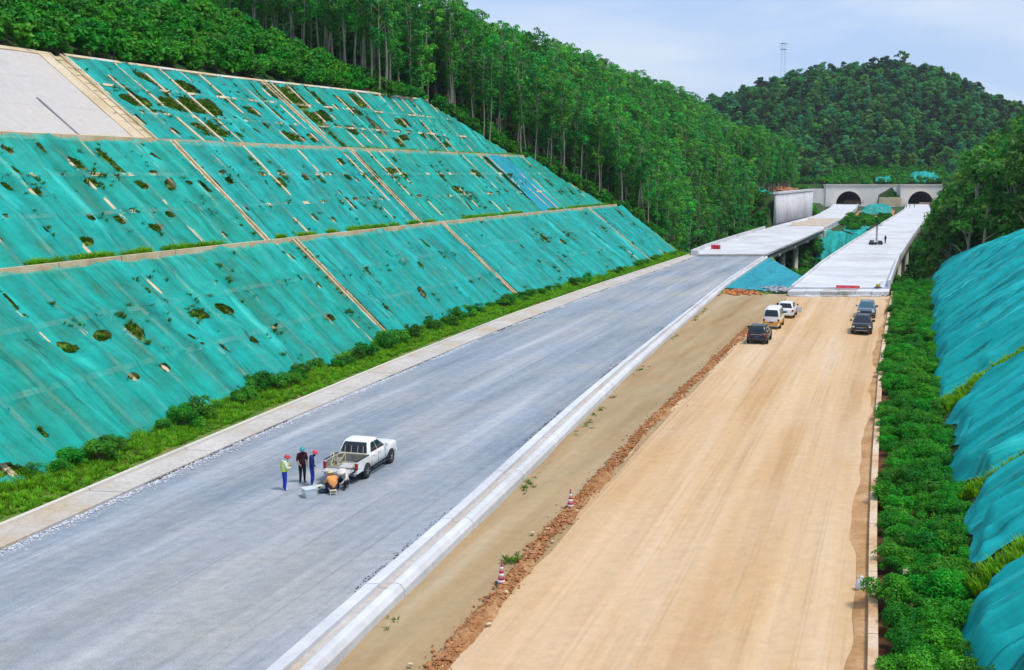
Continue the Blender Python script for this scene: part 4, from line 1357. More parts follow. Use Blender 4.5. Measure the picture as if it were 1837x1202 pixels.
kk_ = np.sin(s_ * .17) + np.sin(s_ * .43) + .8 * np.sin(s_ * 1.3) > np.interp(s_, [60, 120], [.1, -.2]); s_, w_ = s_[kk_], w_[kk_]; n = len(s_)
gb = np.stack([w_ + K * s_, s_, np.full(n, 9.18)], -1)
n2 = 500
s2 = RNG.uniform(140, 200, n2); w2 = b2in(s2) + .2 + np.abs(RNG.normal(0, .4, n2))
gb = np.vstack([gb, np.stack([w2 + K * s2, s2, np.full(n2, 18.05)], -1)])
gn_scatter('bench_grass', gb, RNG.uniform(0, 6.28, len(gb)), RNG.uniform(.45, 1.35, len(gb)), TUFT, 'green grass along the bench at the foot of the middle tier', 'grass')
# weeds on the median
n = 220
s_ = RNG.uniform(30, 130, n); w_ = bar_out(s_) + .25 + np.abs(RNG.normal(0, .3, n))
keep = np.sin(s_ * .37) + np.sin(s_ * .11) > .1
a_ = np.stack([w_ + K * s_, s_, np.full(n, -.5)], -1)[keep]
b_ = np.array([P(float(berm_c(44)) - .55 + RNG.normal(0, .2), 44 + RNG.normal(0, .35), -.46) for _ in range(26)])
a_ = np.vstack([a_, b_])
gn_scatter('weeds', a_, RNG.uniform(0, 6.28, len(a_)), RNG.uniform(.25, .65, len(a_)), LOW, 'sparse weeds along the channel and the red ridge', 'weeds')

# --- hedge of shrubs on the right
HR = plant_meshes(shrub, range(230, 237), (M['dark_bark'], M['shrub_leaf']), ('stem', 'foliage'), H=1.6, R=1.05, n=19, per=230, size=.06)
pts, scl, rowlab = [], [], []
s0 = 27.0
while s0 < 152:
    for f_ in (.0, .3, .6, .88):
        if random.random() < .93:
            ss_ = s0 + random.uniform(-.5, .5)
            wa, wb = float(wall_r(ss_)) + np.interp(ss_, [30, 60], [1.3, 1.0]), float(toe_r(ss_)) + .6
            w0 = wa + (wb - wa) * (f_ + random.uniform(-.1, .1))
            rowlab.append((f_, ss_)); pts.append((w0 + K * ss_, ss_, -.62 + max(0, f_ - .5) * 1.1)); scl.append(random.uniform(.62, 1.08) * np.interp(s0, [27, 60, 150], [.92, .95, 1.05]) * (1.0 if .2 < f_ < .8 else .82))
    s0 += 1.4 * random.uniform(.75, 1.2) * np.interp(s0, [27, 150], [.95, 1.45])
put_plants('hedge_shrub', HR, ('stem', 'foliage'), pts, scl, lambda i: 'bushy green hedge shrub ' + ('against the right kerb' if rowlab[i][0] < .2 else 'against the netted bank' if rowlab[i][0] > .8 else 'in the middle of the hedge') + (', at the lower right corner' if rowlab[i][1] < 36 else ', near the white sack' if rowlab[i][1] < 50 else ', along the middle stretch' if rowlab[i][1] < 80 else ', short of the parked black SUV' if rowlab[i][1] < 104 else ', beside the parked cars' if rowlab[i][1] < 128 else ', by the start of the bridge'), 'shrub', 'shrubs of the hedge along the right kerb', .08)
ss_ = 39.0
e_pts = [P(float(wall_r(ss_)) + .75, ss_, -.55)]
put_plants('overhanging_shrub', HR, ('stem', 'foliage'), e_pts, [.9], 'bright shrub bulging over the right kerb onto the dirt road', 'shrub', None)
n = 16000
s_ = RNG.uniform(26, 150, n); v__ = RNG.uniform(-1.5, 13, n) * RNG.uniform(.4, 1, n)
gp = right_pt(s_, v__, .0)
free = (v__ < -.2) | (s_ < 27.8) | ((s_ > 38) & (s_ < 39.9)) | ((s_ > 49.2) & (s_ < 50.3)) | ((s_ > 68.8) & (s_ < 72.2))
for hu, hv, a, b in SLITS: free |= (((s_ - hu) / a) ** 2 + ((v__ - hv) / b) ** 2 < .8)
gp = gp[free]; n = len(gp)
gn_scatter('bank_grass', gp, RNG.uniform(0, 6.28, n), RNG.uniform(.6, 1.2, n), TUFT, 'grass on the right bank between the nets', 'grass')

# --- trees on the right beyond the bank
BR = plant_meshes(broad, range(300, 307), (M['bark'], M['broad_leaf']), ('trunk', 'crown'))
cand = []
for _ in range(4000):
    s0 = random.uniform(150, 300); w0 = random.uniform(3, 60)
    lo = np.interp(s0, [150, 168, 180, 200, 230, 300], [17, 10, 6.5, 6.0, 8.5, 15])
    if w0 < lo: continue
    if any((w0 - a) ** 2 + (s0 - b) ** 2 < 3.1 ** 2 for a, b in cand): continue
    cand.append((w0, s0))
    if len(cand) >= 260: break
cand = [(a, b) for a, b in cand if 1560 < px(a + K * b, b, 8)[0] < 1900]
cand.sort(key=lambda q: q[1] + .3 * q[0])
near, back = cand[:110], cand[110:]


def tree_scale(a, b):
    # trees grow taller away from the bridge
    zb = float(terrain(a, b))
    yt = np.interp(px(a + K * b, b, 10)[0], [1620, 1650, 1680, 1710, 1760, 1837, 1900], [475, 435, 385, 330, 266, 198, 170])
    zt = CAMZ + (YH - yt) / FPX * b
    return float(np.clip((zt - zb) / 14.0, .32, 1.75) * random.uniform(.78, 1.04))


put_plants('roadside_tree', BR, ('trunk', 'crown'), [P(a, b, float(terrain(a, b)) - .2) for a, b in near], [tree_scale(a, b) for a, b in near],
           lambda i: 'dark leafy tree ' + ('overhanging the right edge of the bridge' if near[i][0] < 13 else 'just behind the crest of the right netting' if near[i][1] < 176 else 'in the second rank behind the right netting'), 'tree', 'trees beyond the right bank', .04)
put_plants('backing_tree', BR, ('trunk', 'crown'), [P(a, b, float(terrain(a, b)) - .2) for a, b in back], [tree_scale(a, b) for a, b in back],
           'leafy tree rising behind the front trees on the right', 'tree', 'trees rising behind those on the right', .04)

# --- far hill, and the right-hand slope leading to it
w_, s_ = jitter_grid(-190, 150, 596, 800, 3.9, .7)
far_a = np.stack([w_, s_], -1)
w_, s_ = jitter_grid(10, 110, 290, 600, 5.0)
far_b = np.stack([w_, s_], -1); far_b = far_b[far_b[:, 0] > np.interp(far_b[:, 1], [290, 330, 420, 545, 600], [11, 12, 15, 24, 24])]
w_, s_ = jitter_grid(-140, -38, 470, 600, 4.2)
far_c = np.stack([w_, s_], -1); far_c = far_c[~((far_c[:, 0] > -52) & (far_c[:, 1] < 555))]
fa = np.vstack([far_a, far_b, far_c])
fa = fa[RNG.random(len(fa)) > .04]
FX = fa[:, 0] + K * fa[:, 1]; FZ = terrain(fa[:, 0], fa[:, 1])
hx, hy = px(FX, fa[:, 1], FZ + 6)
v_ = (hx > 1180) & (hx < 1900) & (hy > 60)
FX, fa, FZ = FX[v_], fa[v_], FZ[v_]
FAR = whole(broad, range(320, 327), [M['dark_bark'], M['far_leaf']], 'far_tree_kind', H=9.0, R=2.8, n=26, per=64, size=.32, z0f=.12)
scl = RNG.uniform(.6, 1.0, len(fa)) * (1 + .35 * (RNG.random(len(fa)) > .85))
gn_scatter('far_forest', np.stack([FX, fa[:, 1], FZ - .3], -1), RNG.uniform(0, 6.28, len(fa)), scl, FAR, 'dense dark forest covering the far hill above the tunnels', 'forest')
# trees that stand out on the skyline
BIG = plant_meshes(broad, range(340, 343), (M['dark_bark'], M['far_leaf']), ('trunk', 'crown'), H=17.0, R=6.5, n=44, per=50, size=.48, z0f=.25)
for (w0, s0, sc_, lab) in ((-6, 757, 1.15, 'largest round dark tree on the crest of the far hill'), (-15, 760, .95, 'round dark tree beside the largest one on the far crest'), (-48, 758, .62, 'small tree crowning the left part of the far crest'),
                          (-97, 750, .95, 'lone tree standing out on the left shoulder of the far hill'), (-62, 756, 1.05, 'leafy tree on the crest where the left shoulder begins'), (-56, 757, .95, 'second leafy tree on the far crest left of centre'), (15, 760, .55, 'small tree on the right fall of the far crest')):
    put_plants('crest_tree', BIG, ('trunk', 'crown'), [P(w0, s0, float(terrain(w0, s0)) - 4.5 * sc_)], [sc_], lab, 'tree', 'trees standing out on the far crest')
# scrub just above the portals
w_, s_ = jitter_grid(-60, 32, 549, 600, 3.4)
gn_scatter('portal_scrub', np.stack([w_ + K * s_, s_, terrain(w_, s_)], -1), RNG.uniform(0, 6.28, len(w_)), RNG.uniform(.7, 1.5, len(w_)),
           whole(shrub, range(240, 243), [M['dark_bark'], M['shrub_leaf']], 'scrub_kind', H=2.0, R=1.9, n=9, per=22, size=.4), 'low green scrub on the slope above the tunnel portals', 'scrub')
# undergrowth in the valley and under the trees on the right
w_, s_ = jitter_grid(-46, 40, 158, 320, 3.0)
zt = terrain(w_, s_)
k1 = (zt < -2.5) | ((w_ > np.interp(s_, [150, 178, 320], [8.5, 9.0, 15])) & (s_ > 168) & (s_ < 260))
k1 &= ~((w_ > -20) & (s_ > 262) & (w_ < 4)) 
dk = ((w_ > deck_ll(s_) - .5) & (w_ < deck_lr(s_) + .5) & (s_ > 204)) | ((w_ > deck_rl(s_) - .5) & (w_ < deck_rr(s_) + 1.5))
k1 &= ~(dk & (zt > -4))
w_, s_, zt = w_[k1], s_[k1], zt[k1]
gn_scatter('undergrowth', np.stack([w_ + K * s_, s_, zt], -1), RNG.uniform(0, 6.28, len(w_)), RNG.uniform(.8, 1.7, len(w_)),
           whole(shrub, range(250, 254), [M['dark_bark'], M['dark_shrub']], 'undergrowth_kind', H=2.0, R=1.6, n=10, per=40, size=.22), 'dark undergrowth on the valley floor below the bridges', 'undergrowth')

# ------------------------------------------------------------------ bridges, approaches, tunnels
ZD = .30
M['girder'] = noisy('girder_concrete', [(.30, .30, .29), (.38, .38, .36), (.44, .43, .40)], .3, .9, fine=(4, .15))
M['pier'] = noisy('pier_concrete', [(.46, .43, .38), (.55, .52, .45), (.60, .57, .50)], .4, .9, fine=(4, .12))
M['deck_dirt'] = noisy('deck_dirt', [(.42, .33, .25), (.50, .41, .33), (.55, .48, .44)], .2, .9, fine=(3, .15))
M['net_gap'] = M['net_teal']


def bridge(label, fl, fr, s0, s1, piers, par_l, par_r, seed):
    mid = lambda s: (fl(s) + fr(s)) / 2
    root = empty('bridge', P(float(mid(s0)), s0, -.6))
    tag(root, label, 'bridge', 'bridges leading to the tunnels')
    n = 5
    L = (s1 - s0) / n
    for i in range(n):
        a, b = s0 + i * L + .02, s0 + (i + 1) * L - .02
        strip('deck_slab', fl, fr, a, b, ZD, M['deck'], root, 2.0, .26, 12, bump=lambda W, S: .012 * vn(W * .8, S * .3))
        for f in (.06, .24, .42, .60, .78, .94):
            c = lambda s, f=f: fl(s) + (fr(s) - fl(s)) * f
            strip('girder', lambda s: c(s) - .28, lambda s: c(s) + .28, a, b, ZD - .262, M['girder'], root, 4.0, 1.25, 2)
    for nm, f, hgt, wd in (('parapet', fl, par_l, .32), ('parapet', fr, par_r, -.32)):
        if not hgt: continue
        for a in np.arange(s0, s1 - .5, 12.0):
            b = min(a + 11.94, s1)
            g = (f, lambda s, f=f, wd=wd: f(s) + wd) if wd > 0 else (lambda s, f=f, wd=wd: f(s) + wd, f)
            strip(nm, g[0], g[1], a, b, ZD + hgt, M['deck'], root, 2.0, hgt + .3, 2)
    for sp in piers:
        rl, rr = float(fl(sp)), float(fr(sp))
        c = []
        org = Vector(root.location)
        pr_ = []
        base = float(min(terrain(rl + 3, sp), terrain(rr - 3, sp))) - 1
        cap = None
        mb = MB()
        # hammer-head cap with tapered ends, square to the deck
        e = [(rl + .5, -1.9), (rl + .5, -2.3), (rl + 3.0, -3.1), (rr - 3.0, -3.1), (rr - .5, -2.3), (rr - .5, -1.9)]
        fr_, bk = [], []
        for (w0, z0) in e:
            for lst, ds in ((fr_, -.75), (bk, .75)):
                s = sp + ds - PERP * (w0 - (rl + rr) / 2) * 1.0
                lst.append(Vector(P(w0, s, ZD + .6 + z0)) - org)
        k = len(e)
        mb.add([v[:] for v in fr_ + bk], [tuple(range(k))[::-1], tuple(range(k, 2 * k))] + [(i, (i + 1) % k, (i + 1) % k + k, i + k) for i in range(k)])
        cap = mb.build('pier_cap', M['pier'], root)
        for f in (.22, .78):
            w0 = rl + (rr - rl) * f
            s = sp - PERP * (w0 - (rl + rr) / 2)
            mb = MB()
            p0 = Vector(P(w0, s, base)) - org
            p1 = Vector(P(w0, s, ZD - 2.45)) - org
            mb.tube([p0, p0 + (p1 - p0) * .12, p0 + (p1 - p0) * .125, p1], [.78, .78, .68, .68], 16)
            mb.build('column', M['pier'], cap, True)
    return root


BL = bridge('left bridge deck on round piers leading to the left tunnel', deck_ll, deck_lr, 208.0, 302.0, (229, 251, 273), .75, .12, 1)
BRR = bridge('right bridge deck, white and wide, leading to the right tunnel', deck_rl, deck_rr, 147.0, 324.0, (180, 215, 250, 285), .28, .95, 2)

# abutments and ends of the decks
root = empty('abutment', P(-21.5, 298, -4))
tag(root, 'pale concrete abutment block under the far end of the left bridge', 'abutment')
mb = MB()
mb.hexa([tuple(np.array(P(w0, s0, z0)) - np.array(root.location)) for z0 in (-4.6, -.98) for (w0, s0) in ((-24.4, 296), (-20.6, 295), (-20.3, 301), (-24.2, 302))])
mb.build('block', M['pier'], root)
mb = MB()
mb.hexa([tuple(np.array(P(w0, s0, z0)) - np.array(root.location)) for z0 in (-4.4, .02) for (w0, s0) in ((-20.25, 297), (-19.75, 297), (-19.6, 304), (-20.1, 304))])
mb.build('wing_wall', M['pale_concrete'], root)
root = empty('approach_slab', P(-7.5, 145, -.5))
tag(root, 'rough pale concrete slab edge where the dirt road meets the right bridge', 'slab')
M['rough_slab'] = noisy('rough_slab', [(.30, .28, .24), (.45, .44, .43), (.56, .56, .58)], .5, .95, fine=(3, .3), bump=.6, bump_scale=6)
for i in range(6):
    f0, f1 = i / 6, (i + 1) / 6 - .004
    strip('slab_piece', lambda s: deck_rl(s) + (deck_rr(s) - deck_rl(s)) * f0, lambda s: deck_rl(s) + (deck_rr(s) - deck_rl(s)) * f1, 143.4 + .4 * math.sin(i * 2.1), 146.9, .10 + .03 * math.sin(i * 3), M['deck'] if i in (0, 1, 4, 5) else M['rough_slab'], root, 1.0, .45, 3)
strip('footing', lambda s: deck_rl(s) + .2, lambda s: deck_rr(s) - .3, 142.6, 146.8, -.28, M['rough_slab'], root, .6, .5, 30, bump=lambda W, S: .10 * vn(W * 1.2, S * 1.5) - .12 * sm(-S, -143.6, -142.6))
root = empty('end_beam', P(-32, 207, -.4))
tag(root, 'dark rough concrete end beam in front of the left bridge deck', 'beam')
M['dark_conc'] = noisy('weathered_concrete', [(.16, .145, .13), (.26, .24, .22), (.36, .34, .32)], .5, .95, fine=(3, .25))
for i in range(5):
    f0, f1 = i / 5, (i + 1) / 5 - .004
    strip('beam_piece', lambda s: deck_ll(s) + (deck_lr(s) - deck_ll(s)) * f0, lambda s: deck_ll(s) + (deck_lr(s) - deck_ll(s)) * f1, 206.6, 207.9, .14, M['dark_conc'], root, .6, .6, 2)

o = strip('left_approach', deck_ll, deck_lr, 302.05, 541.2, ZD - .01, M['deck'], ds=4, thick=1.4, nw=10)
tag(o, 'pale concrete carriageway running to the left tunnel', None, None, 'structure')
o = strip('right_approach', deck_rl, deck_rr, 324.05, 541.2, ZD - .01, M['deck'], ds=4, thick=1.4, nw=10)
tag(o, 'pale concrete carriageway running to the right tunnel', None, None, 'structure')
o = strip('earth_cover', lambda s: deck_ll(s) + 3.2 + .8 * math.sin(s * .2), lambda s: deck_lr(s) - .9, 318, 372, ZD + .03, M['deck_dirt'], ds=1.5, thick=.1, nw=10, bump=lambda W, S: .05 + .06 * vn(W, S * .5))
tag(o, 'brown earth spread over part of the left carriageway', None, None, 'structure')
for fl, side, lab in ((deck_lr, -1, 'low concrete kerb along the right edge of the left tunnel approach'), (deck_rl, 1, 'low concrete kerb along the left edge of the right tunnel approach')):
    root = empty('approach_kerb', P(float(fl(400)), 400, 0))
    tag(root, lab, 'kerb')
    for a in np.arange(304 if side < 0 else 326, 536, 12.0):
        g = (lambda s: fl(s) - .35, fl) if side < 0 else (fl, lambda s: fl(s) + .35)
        strip('kerb_block', g[0], g[1], a, a + 11.9, ZD + .45, M['deck'], root, 3, .8, 2)

# retaining wall of piles beside the left approach
root = empty('pile_wall', P(-35, 330, 0))
tag(root, 'grey retaining wall of upright concrete piles left of the approach', 'retaining wall')
wl_ = line([(318, -37.4), (328, -36.7), (360, -34.2), (392, -31.5), (400, -31)])
strip('wall_panel', lambda s: wl_(s) - .5, wl_, 328, 392, 9.1, M['concrete'], root, 2, 10, 2)
for i, a in enumerate(np.arange(328.3, 391, 2.5)):
    mb = MB()
    c = np.array(P(float(wl_(a)) + .05, a, 0)) - np.array(root.location)
    mb.tube([(c[0], c[1], -.6), (c[0], c[1], 9.0)], .62, 10)
    mb.build('pile', M['deck'], root, True)
strip('capping_beam', lambda s: wl_(s) - .9, lambda s: wl_(s) + .8, 327.6, 392.4, 9.75, M['deck'], root, 2, .62, 2)

# tunnel portals
PY = 541.0
M['lining'] = plain('tunnel_lining', (.05, .05, .055), .95)  # lining colour darkened to deepen the shade inside the bore


def portal(label, x0, x1, cx_, zt, step=None):
    root = empty('tunnel_portal', (cx_, PY, -.5))
    tag(root, label, 'tunnel portal', 'tunnel portals')
    R_, zc = 6.1, .45
    arc = [(R_ * math.cos(a), zc + R_ * math.sin(a)) for a in np.linspace(0, math.pi, 25)]
    xl, xr = x0 - cx_, x1 - cx_
    zt_, zb = zt + .5, -.6
    inner = [(R_, zb)] + [(x, z + .5) for x, z in arc] + [(-R_, zb)]
    outer = [(xr, zb)]
    for x, z in arc:
        a = math.atan2(z - zc + 2.2, x)
        t = min((zt_ - 2) / max(math.sin(a), 1e-6), (xr if x > 0 else -xl) / max(abs(math.cos(a)), 1e-6))
        outer.append((max(xl, min(xr, math.cos(a) * t)), min(zt_, 2.0 + math.sin(a) * t - .0)))
    outer.append((xl, zb))
    n = len(inner)
    for (yy, nm) in ((0.0, 'wall'),):
        v = [(x, yy, z) for x, z in inner] + [(x, yy, z) for x, z in outer]
        f = [(i, i + 1, n + i + 1, n + i) for i in range(n - 1)]
        # corner fills
        k1 = len(v); v += [(xr, yy, zt_), (xl, yy, zt_)]
        for i in range(n - 1):
            p, q = outer[i], outer[i + 1]
            if abs(p[0] - xr) < 1e-6 and q[0] < xr - 1e-6: f.append((n + i, n + i + 1, k1))
            if abs(q[0] - xl) < 1e-6 and p[0] > xl + 1e-6: f.append((n + i, n + i + 1, k1 + 1))
        make = make_mesh(nm, v, f, M['portal'])
        obj(nm, make, root)
    # ring proud of the wall, lining and back of the bore
    v, f = [], []
    ring = [(R_, zb)] + [(x, z + .5) for x, z in arc] + [(-R_, zb)]
    for x, z in ring:
        l_ = math.hypot(x, max(z - .5, 0)) or 1
        ox, oz = x / l_ * .45, max(z - .5, 0) / l_ * .45
        v += [(x, -.35, z), (x + ox, -.35, z + oz), (x + ox, .0, z + oz), (x, 60.0, z)]
    for i in range(len(ring) - 1):
        a, b = i * 4, i * 4 + 4
        f += [(a, b, b + 1, a + 1), (a + 1, b + 1, b + 2, a + 2), (a, a + 3, b + 3, b)]
    fm = []
    for i in range(len(ring) - 1): fm += [0, 0, 1]
    f.append(tuple(i * 4 + 3 for i in range(len(ring)))); fm.append(1)
    obj('bore_lining', make_mesh('bore_lining', v, f, [M['portal'], M['lining']], None, False, fm), root)
    mb = MB(); mb.box(xl - .3, xr + .3, -.4, 4.4, zt_ + .002, zt_ + .55)
    mb.build('coping', M['pale_concrete'], root)
    for sx in (xl, xr - .6):
        MB().box(sx, sx + .6, .004, 4.3, zb, zt_).build('side_wall', M['portal'], root)
    MB().box(-R_, R_, -.3, 60, zb, .77).build('road_slab', M['deck'], root)
    return root


pl = portal('left tunnel portal with arched black mouth in a pale concrete wall', 151.0, 176.4, BORES[0], 9.2)
prr = portal('right tunnel portal with arched black mouth in a pale concrete wall', 187.0, 214.0, BORES[1], 9.2)
MB().box(145.0 - BORES[0], 150.9 - BORES[0], .5, 3.0, -.3, 8.2).build('wing_wall', M['portal'], pl)
root = empty('middle_wall', (181.7, PY, -.5))
tag(root, 'low tan concrete wall and planted recess between the two tunnel mouths', 'wall')
MB().box(-5.25, 5.25, -1.5, -.9, 0, 4.2).build('front_wall', M['tan_concrete'], root)
MB().box(-5.25, 5.25, 3.2, 3.9, 0, 9.7).build('back_wall', M['portal'], root)
MB().box(-5.35, 5.35, 2.9, 4.3, 9.702, 10.2).build('coping', M['pale_concrete'], root)
mb = MB()
mb.add([(-5.2, -.88, 3.9), (5.2, -.88, 3.9), (5.2, 3.1, 4.6), (2.2, 3.1, 9.0), (-5.2, 3.1, 4.6), (-5.2, -.88, 0), (5.2, -.88, 0), (5.2, 3.1, 0), (-5.2, 3.1, 0)], [(0, 1, 2, 3), (0, 3, 4), (5, 6, 1, 0), (7, 8, 4, 3, 2), (5, 0, 4, 8), (1, 6, 7, 2)])
mb.build('planted_slope', M['bank'], root)
for i in range(26):
    x, y = RNG.uniform(-4, 4.6), RNG.uniform(-.6, 2.6)
    zq = 4.0 + max(0, 4.4 * (y + .9) / 4 * (1 - abs(x - 2.2) / 7))
    if x > 2.4: zq *= .9
    o_ = bpy.data.objects.new('slope_plant', HS[i % len(HS)][1]); COL.objects.link(o_); o_.parent = root; o_.location = (x, y, zq - .4); o_.scale = (.42,) * 3; o_.rotation_euler = (0, 0, RNG.uniform(0, 6))


# ------------------------------------------------------------------ nets and earth around the bridges
def ground_net(name, wa, wb, sa, sb, mat, label, seed, lift=.35, amp=.18, zfun=None, fine=.5, clip=None):
    zf = zfun or terrain

    def field(U, V):
        f = np.minimum(np.minimum(U - wa - .5 * vn(V * .4, U * 0 + seed), wb - U + .5 * vn(V * .3 + 3, U * 0 + seed)), np.minimum(V - sa - .6 * vn(U * .4, V * 0 + seed), sb - V + .6 * vn(U * .4 + 9, V * 0)))
        return np.minimum(f, clip(U, V)) if clip else f

    def tw(U, V):
        z = zf(U, V) + lift + amp * vn(U * .5 + seed, V * .25) + amp * .6 * (1 - 2 * np.abs(vn(U * .9, V * .3 + seed))) + amp * .3 * vn(U * 2, V * 1.2)
        return np.stack([U + K * V, V, z], -1)
    return sheet(name, tw, wa - 1, wb + 1, sa - 1, sb + 1, fine, fine, field, mat, label, 'netting around the bridges and tunnels')


def cone_z(w, s):
    # net-covered fill beside the end of the left road, falling away towards the valley
    f = (w - bar_out(s)) / 10.0
    return -.35 - .55 * np.clip(f, 0, 1) - .9 * sm(s, 150, 205) * np.clip(f, 0, 1.2)


def cone_clip(U, V):
    return ((207.5 - V) * .9 - (U - bar_out(V)) * 3.0) * .3 + .0


sv_ = np.linspace(146, 212, 67); fv_ = np.linspace(0, 1.35, 26)
S_, F_ = np.meshgrid(sv_, fv_, indexing='ij')
wq = bar_out(S_) + .05 + F_ * 10.5
lim = np.clip(((208 - S_) * .3), 0, 60)
over = np.clip((wq - bar_out(S_)) - lim - .3, 0, None)
zq = cone_z(wq, S_) - over * 1.6 - .04
zq = np.where(S_ < 147, -.55, zq)
o = world_obj('fill_slope', np.stack([wq + K * S_, S_, np.maximum(zq, -10)], -1).reshape(-1, 3), grid_faces(67, 26)[:, ::-1], M['soil'], origin=(0, 0, 0))
tag(o, 'earth fill falling from the end of the gravel road into the valley', None, None, 'structure')


def cone_tw_z(w, s): return cone_z(w, s)


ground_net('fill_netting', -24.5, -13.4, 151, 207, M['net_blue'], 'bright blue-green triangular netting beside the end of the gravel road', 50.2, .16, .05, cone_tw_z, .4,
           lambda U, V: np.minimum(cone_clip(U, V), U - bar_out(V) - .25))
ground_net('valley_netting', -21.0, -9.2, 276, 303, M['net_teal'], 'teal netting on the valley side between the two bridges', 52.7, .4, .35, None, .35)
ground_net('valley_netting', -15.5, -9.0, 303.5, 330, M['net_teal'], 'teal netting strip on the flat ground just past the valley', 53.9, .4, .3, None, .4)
mound = lambda w, s: -.5 + 3.0 * np.exp(-((w + 9) / 6.0) ** 4) * sm(s, 396, 420) * (1 - sm(s, 445, 470))
us = np.linspace(-17.6, -2.5, 30); vs = np.linspace(388, 475, 50)
U, V_ = np.meshgrid(us, vs, indexing='ij')
o = world_obj('earth_heap', np.stack([U + K * V_, V_, mound(U, V_) + .25 * vn(U, V_ * .5)], -1).reshape(-1, 3), grid_faces(30, 50)[:, ::-1], M['berm'], origin=(0, 0, 0))
tag(o, 'red earth heap between the two tunnel approaches', None, None, 'structure')
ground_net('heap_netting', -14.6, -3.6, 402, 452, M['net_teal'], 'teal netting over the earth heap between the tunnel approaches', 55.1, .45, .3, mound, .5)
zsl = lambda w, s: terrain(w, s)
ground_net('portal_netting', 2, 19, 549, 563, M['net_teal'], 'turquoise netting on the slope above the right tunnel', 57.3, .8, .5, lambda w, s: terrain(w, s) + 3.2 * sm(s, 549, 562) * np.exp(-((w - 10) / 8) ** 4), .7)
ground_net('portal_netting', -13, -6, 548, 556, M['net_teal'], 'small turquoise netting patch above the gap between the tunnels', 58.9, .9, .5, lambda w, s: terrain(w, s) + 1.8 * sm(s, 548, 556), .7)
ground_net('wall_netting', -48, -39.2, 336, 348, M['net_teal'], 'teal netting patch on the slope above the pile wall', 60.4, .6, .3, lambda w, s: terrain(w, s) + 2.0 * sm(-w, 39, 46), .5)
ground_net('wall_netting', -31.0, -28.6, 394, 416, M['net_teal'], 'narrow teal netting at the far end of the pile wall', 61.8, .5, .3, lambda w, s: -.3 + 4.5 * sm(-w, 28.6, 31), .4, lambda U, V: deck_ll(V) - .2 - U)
us = np.linspace(-62, -37, 24); vs = np.linspace(392, 452, 30)
U, V_ = np.meshgrid(us, vs, indexing='ij')
o = world_obj('red_bank', np.stack([U + K * V_, V_, terrain(U, V_) + .6 + .8 * vn(U * .4, V_ * .3) + .3 * vn(U * 1.3, V_)], -1).reshape(-1, 3), grid_faces(24, 30)[:, ::-1], M['clod'], origin=(0, 0, 0))
tag(o, 'raw red earth bank above the pile wall', None, None, 'structure')
# shrubs in the middle ground
pts, scl = [], []
for _ in range(46):
    s0 = random.uniform(338, 394); w0 = random.uniform(float(deck_lr(s0)) + 1.2, float(deck_rl(s0)) - 1.0)
    pts.append(P(w0, s0, float(terrain(w0, s0)))); scl.append(random.uniform(.7, 1.25))
for _ in range(12):
    s0 = random.uniform(404, 440); w0 = float(deck_ll(s0)) - random.uniform(1.5, 7)
    pts.append(P(w0, s0, float(terrain(w0, s0)))); scl.append(random.uniform(1.0, 1.9))
put_plants('middle_shrub', HS, ('stem', 'foliage'), pts, scl, 'dark shrub on the waste ground around the tunnel approaches', 'shrub', 'shrubs on the waste ground by the tunnels', .08)
pts = [P(-12.5 + random.uniform(-2, 2.2), 312 + random.uniform(-9, 5), -.5) for _ in range(9)]
put_plants('olive_shrub', HS, ('stem', 'foliage'), pts, [random.uniform(.7, 1.1) for _ in pts], 'olive shrub among the nettings past the valley', 'shrub', 'olive shrubs past the valley', .08)

# rubble and bricks at the foot of the blue netting
M['brick'] = noisy('orange_brick', [(.42, .13, .04), (.55, .20, .07), (.62, .28, .12)], 2.0, .9, 'pos' and (1, 1, 1), 'obj', (9, .2), objrand=.25)
root = empty('brick_heap', (*un(1326, 526, -.5), -.5))
tag(root, 'heap of loose orange bricks below the blue netting', 'brick heap')
bm_ = MB(); bm_.cbox(-.24, .24, -.12, .12, -.08, .08, .012)
bme = bm_.mesh('brick', M['brick'])
for i in range(120):
    x = RNG.normal(0, 1.15); y = RNG.normal(0, 1.3)
    z = max(.08, .55 * math.exp(-(x / 1.3) ** 2 - (y / 1.5) ** 2) * RNG.uniform(.4, 1.0))
    obj('brick', bme, root, (x, y, z), (RNG.uniform(-.5, .5), RNG.uniform(-.5, .5), RNG.uniform(0, 3.1)))
n = 260
c = un(1410, 520, -.5)
pts = np.stack([c[0] + RNG.normal(0, 1.6, n), c[1] + RNG.normal(0, 2.2, n), np.full(n, -.42)], -1)
M['grey_stone'] = noisy('grey_stone', [(.16, .16, .18), (.34, .34, .37), (.55, .55, .58)], 2.0, .9)
o = merge_copies('grey_rubble', ROCKS, pts, RNG.uniform(0, 6, n), RNG.uniform(.06, .28, n), M['grey_stone'])
tag(o, 'grey broken stone at the corner of the right bridge', None, None, 'stuff')

# ------------------------------------------------------------------ vehicles
M['white_paint'] = noisy('white_paint', [(.66, .63, .58), (.76, .76, .76), (.80, .81, .82)], 1.4, .32, (1, 1, 1), 'obj', (7, .05), spec=.5)
M['black_paint'] = noisy('black_paint', [(.06, .05, .042), (.022, .022, .025), (.014, .014, .018)], 1.6, .25, (1, 1, 1), 'obj', (7, .2), spec=.5)
M['grey_paint'] = plain('grey_paint', (.05, .052, .06), .25, .2, .5, .6)
M['blue_paint'] = plain('bluegrey_paint', (.10, .14, .19), .25, .2, .5, .6)
M['glass'] = plain('dark_glass', (.012, .016, .022), .06, 0, .6)
M['blue_glass'] = plain('sky_glass', (.03, .09, .12), .05, 0, .8)
M['tyre'] = plain('tyre_rubber', (.02, .02, .02), .9)
M['rim'] = plain('alloy_rim', (.42, .43, .45), .35, .7)
M['trim'] = plain('black_trim', (.02, .02, .022), .6)
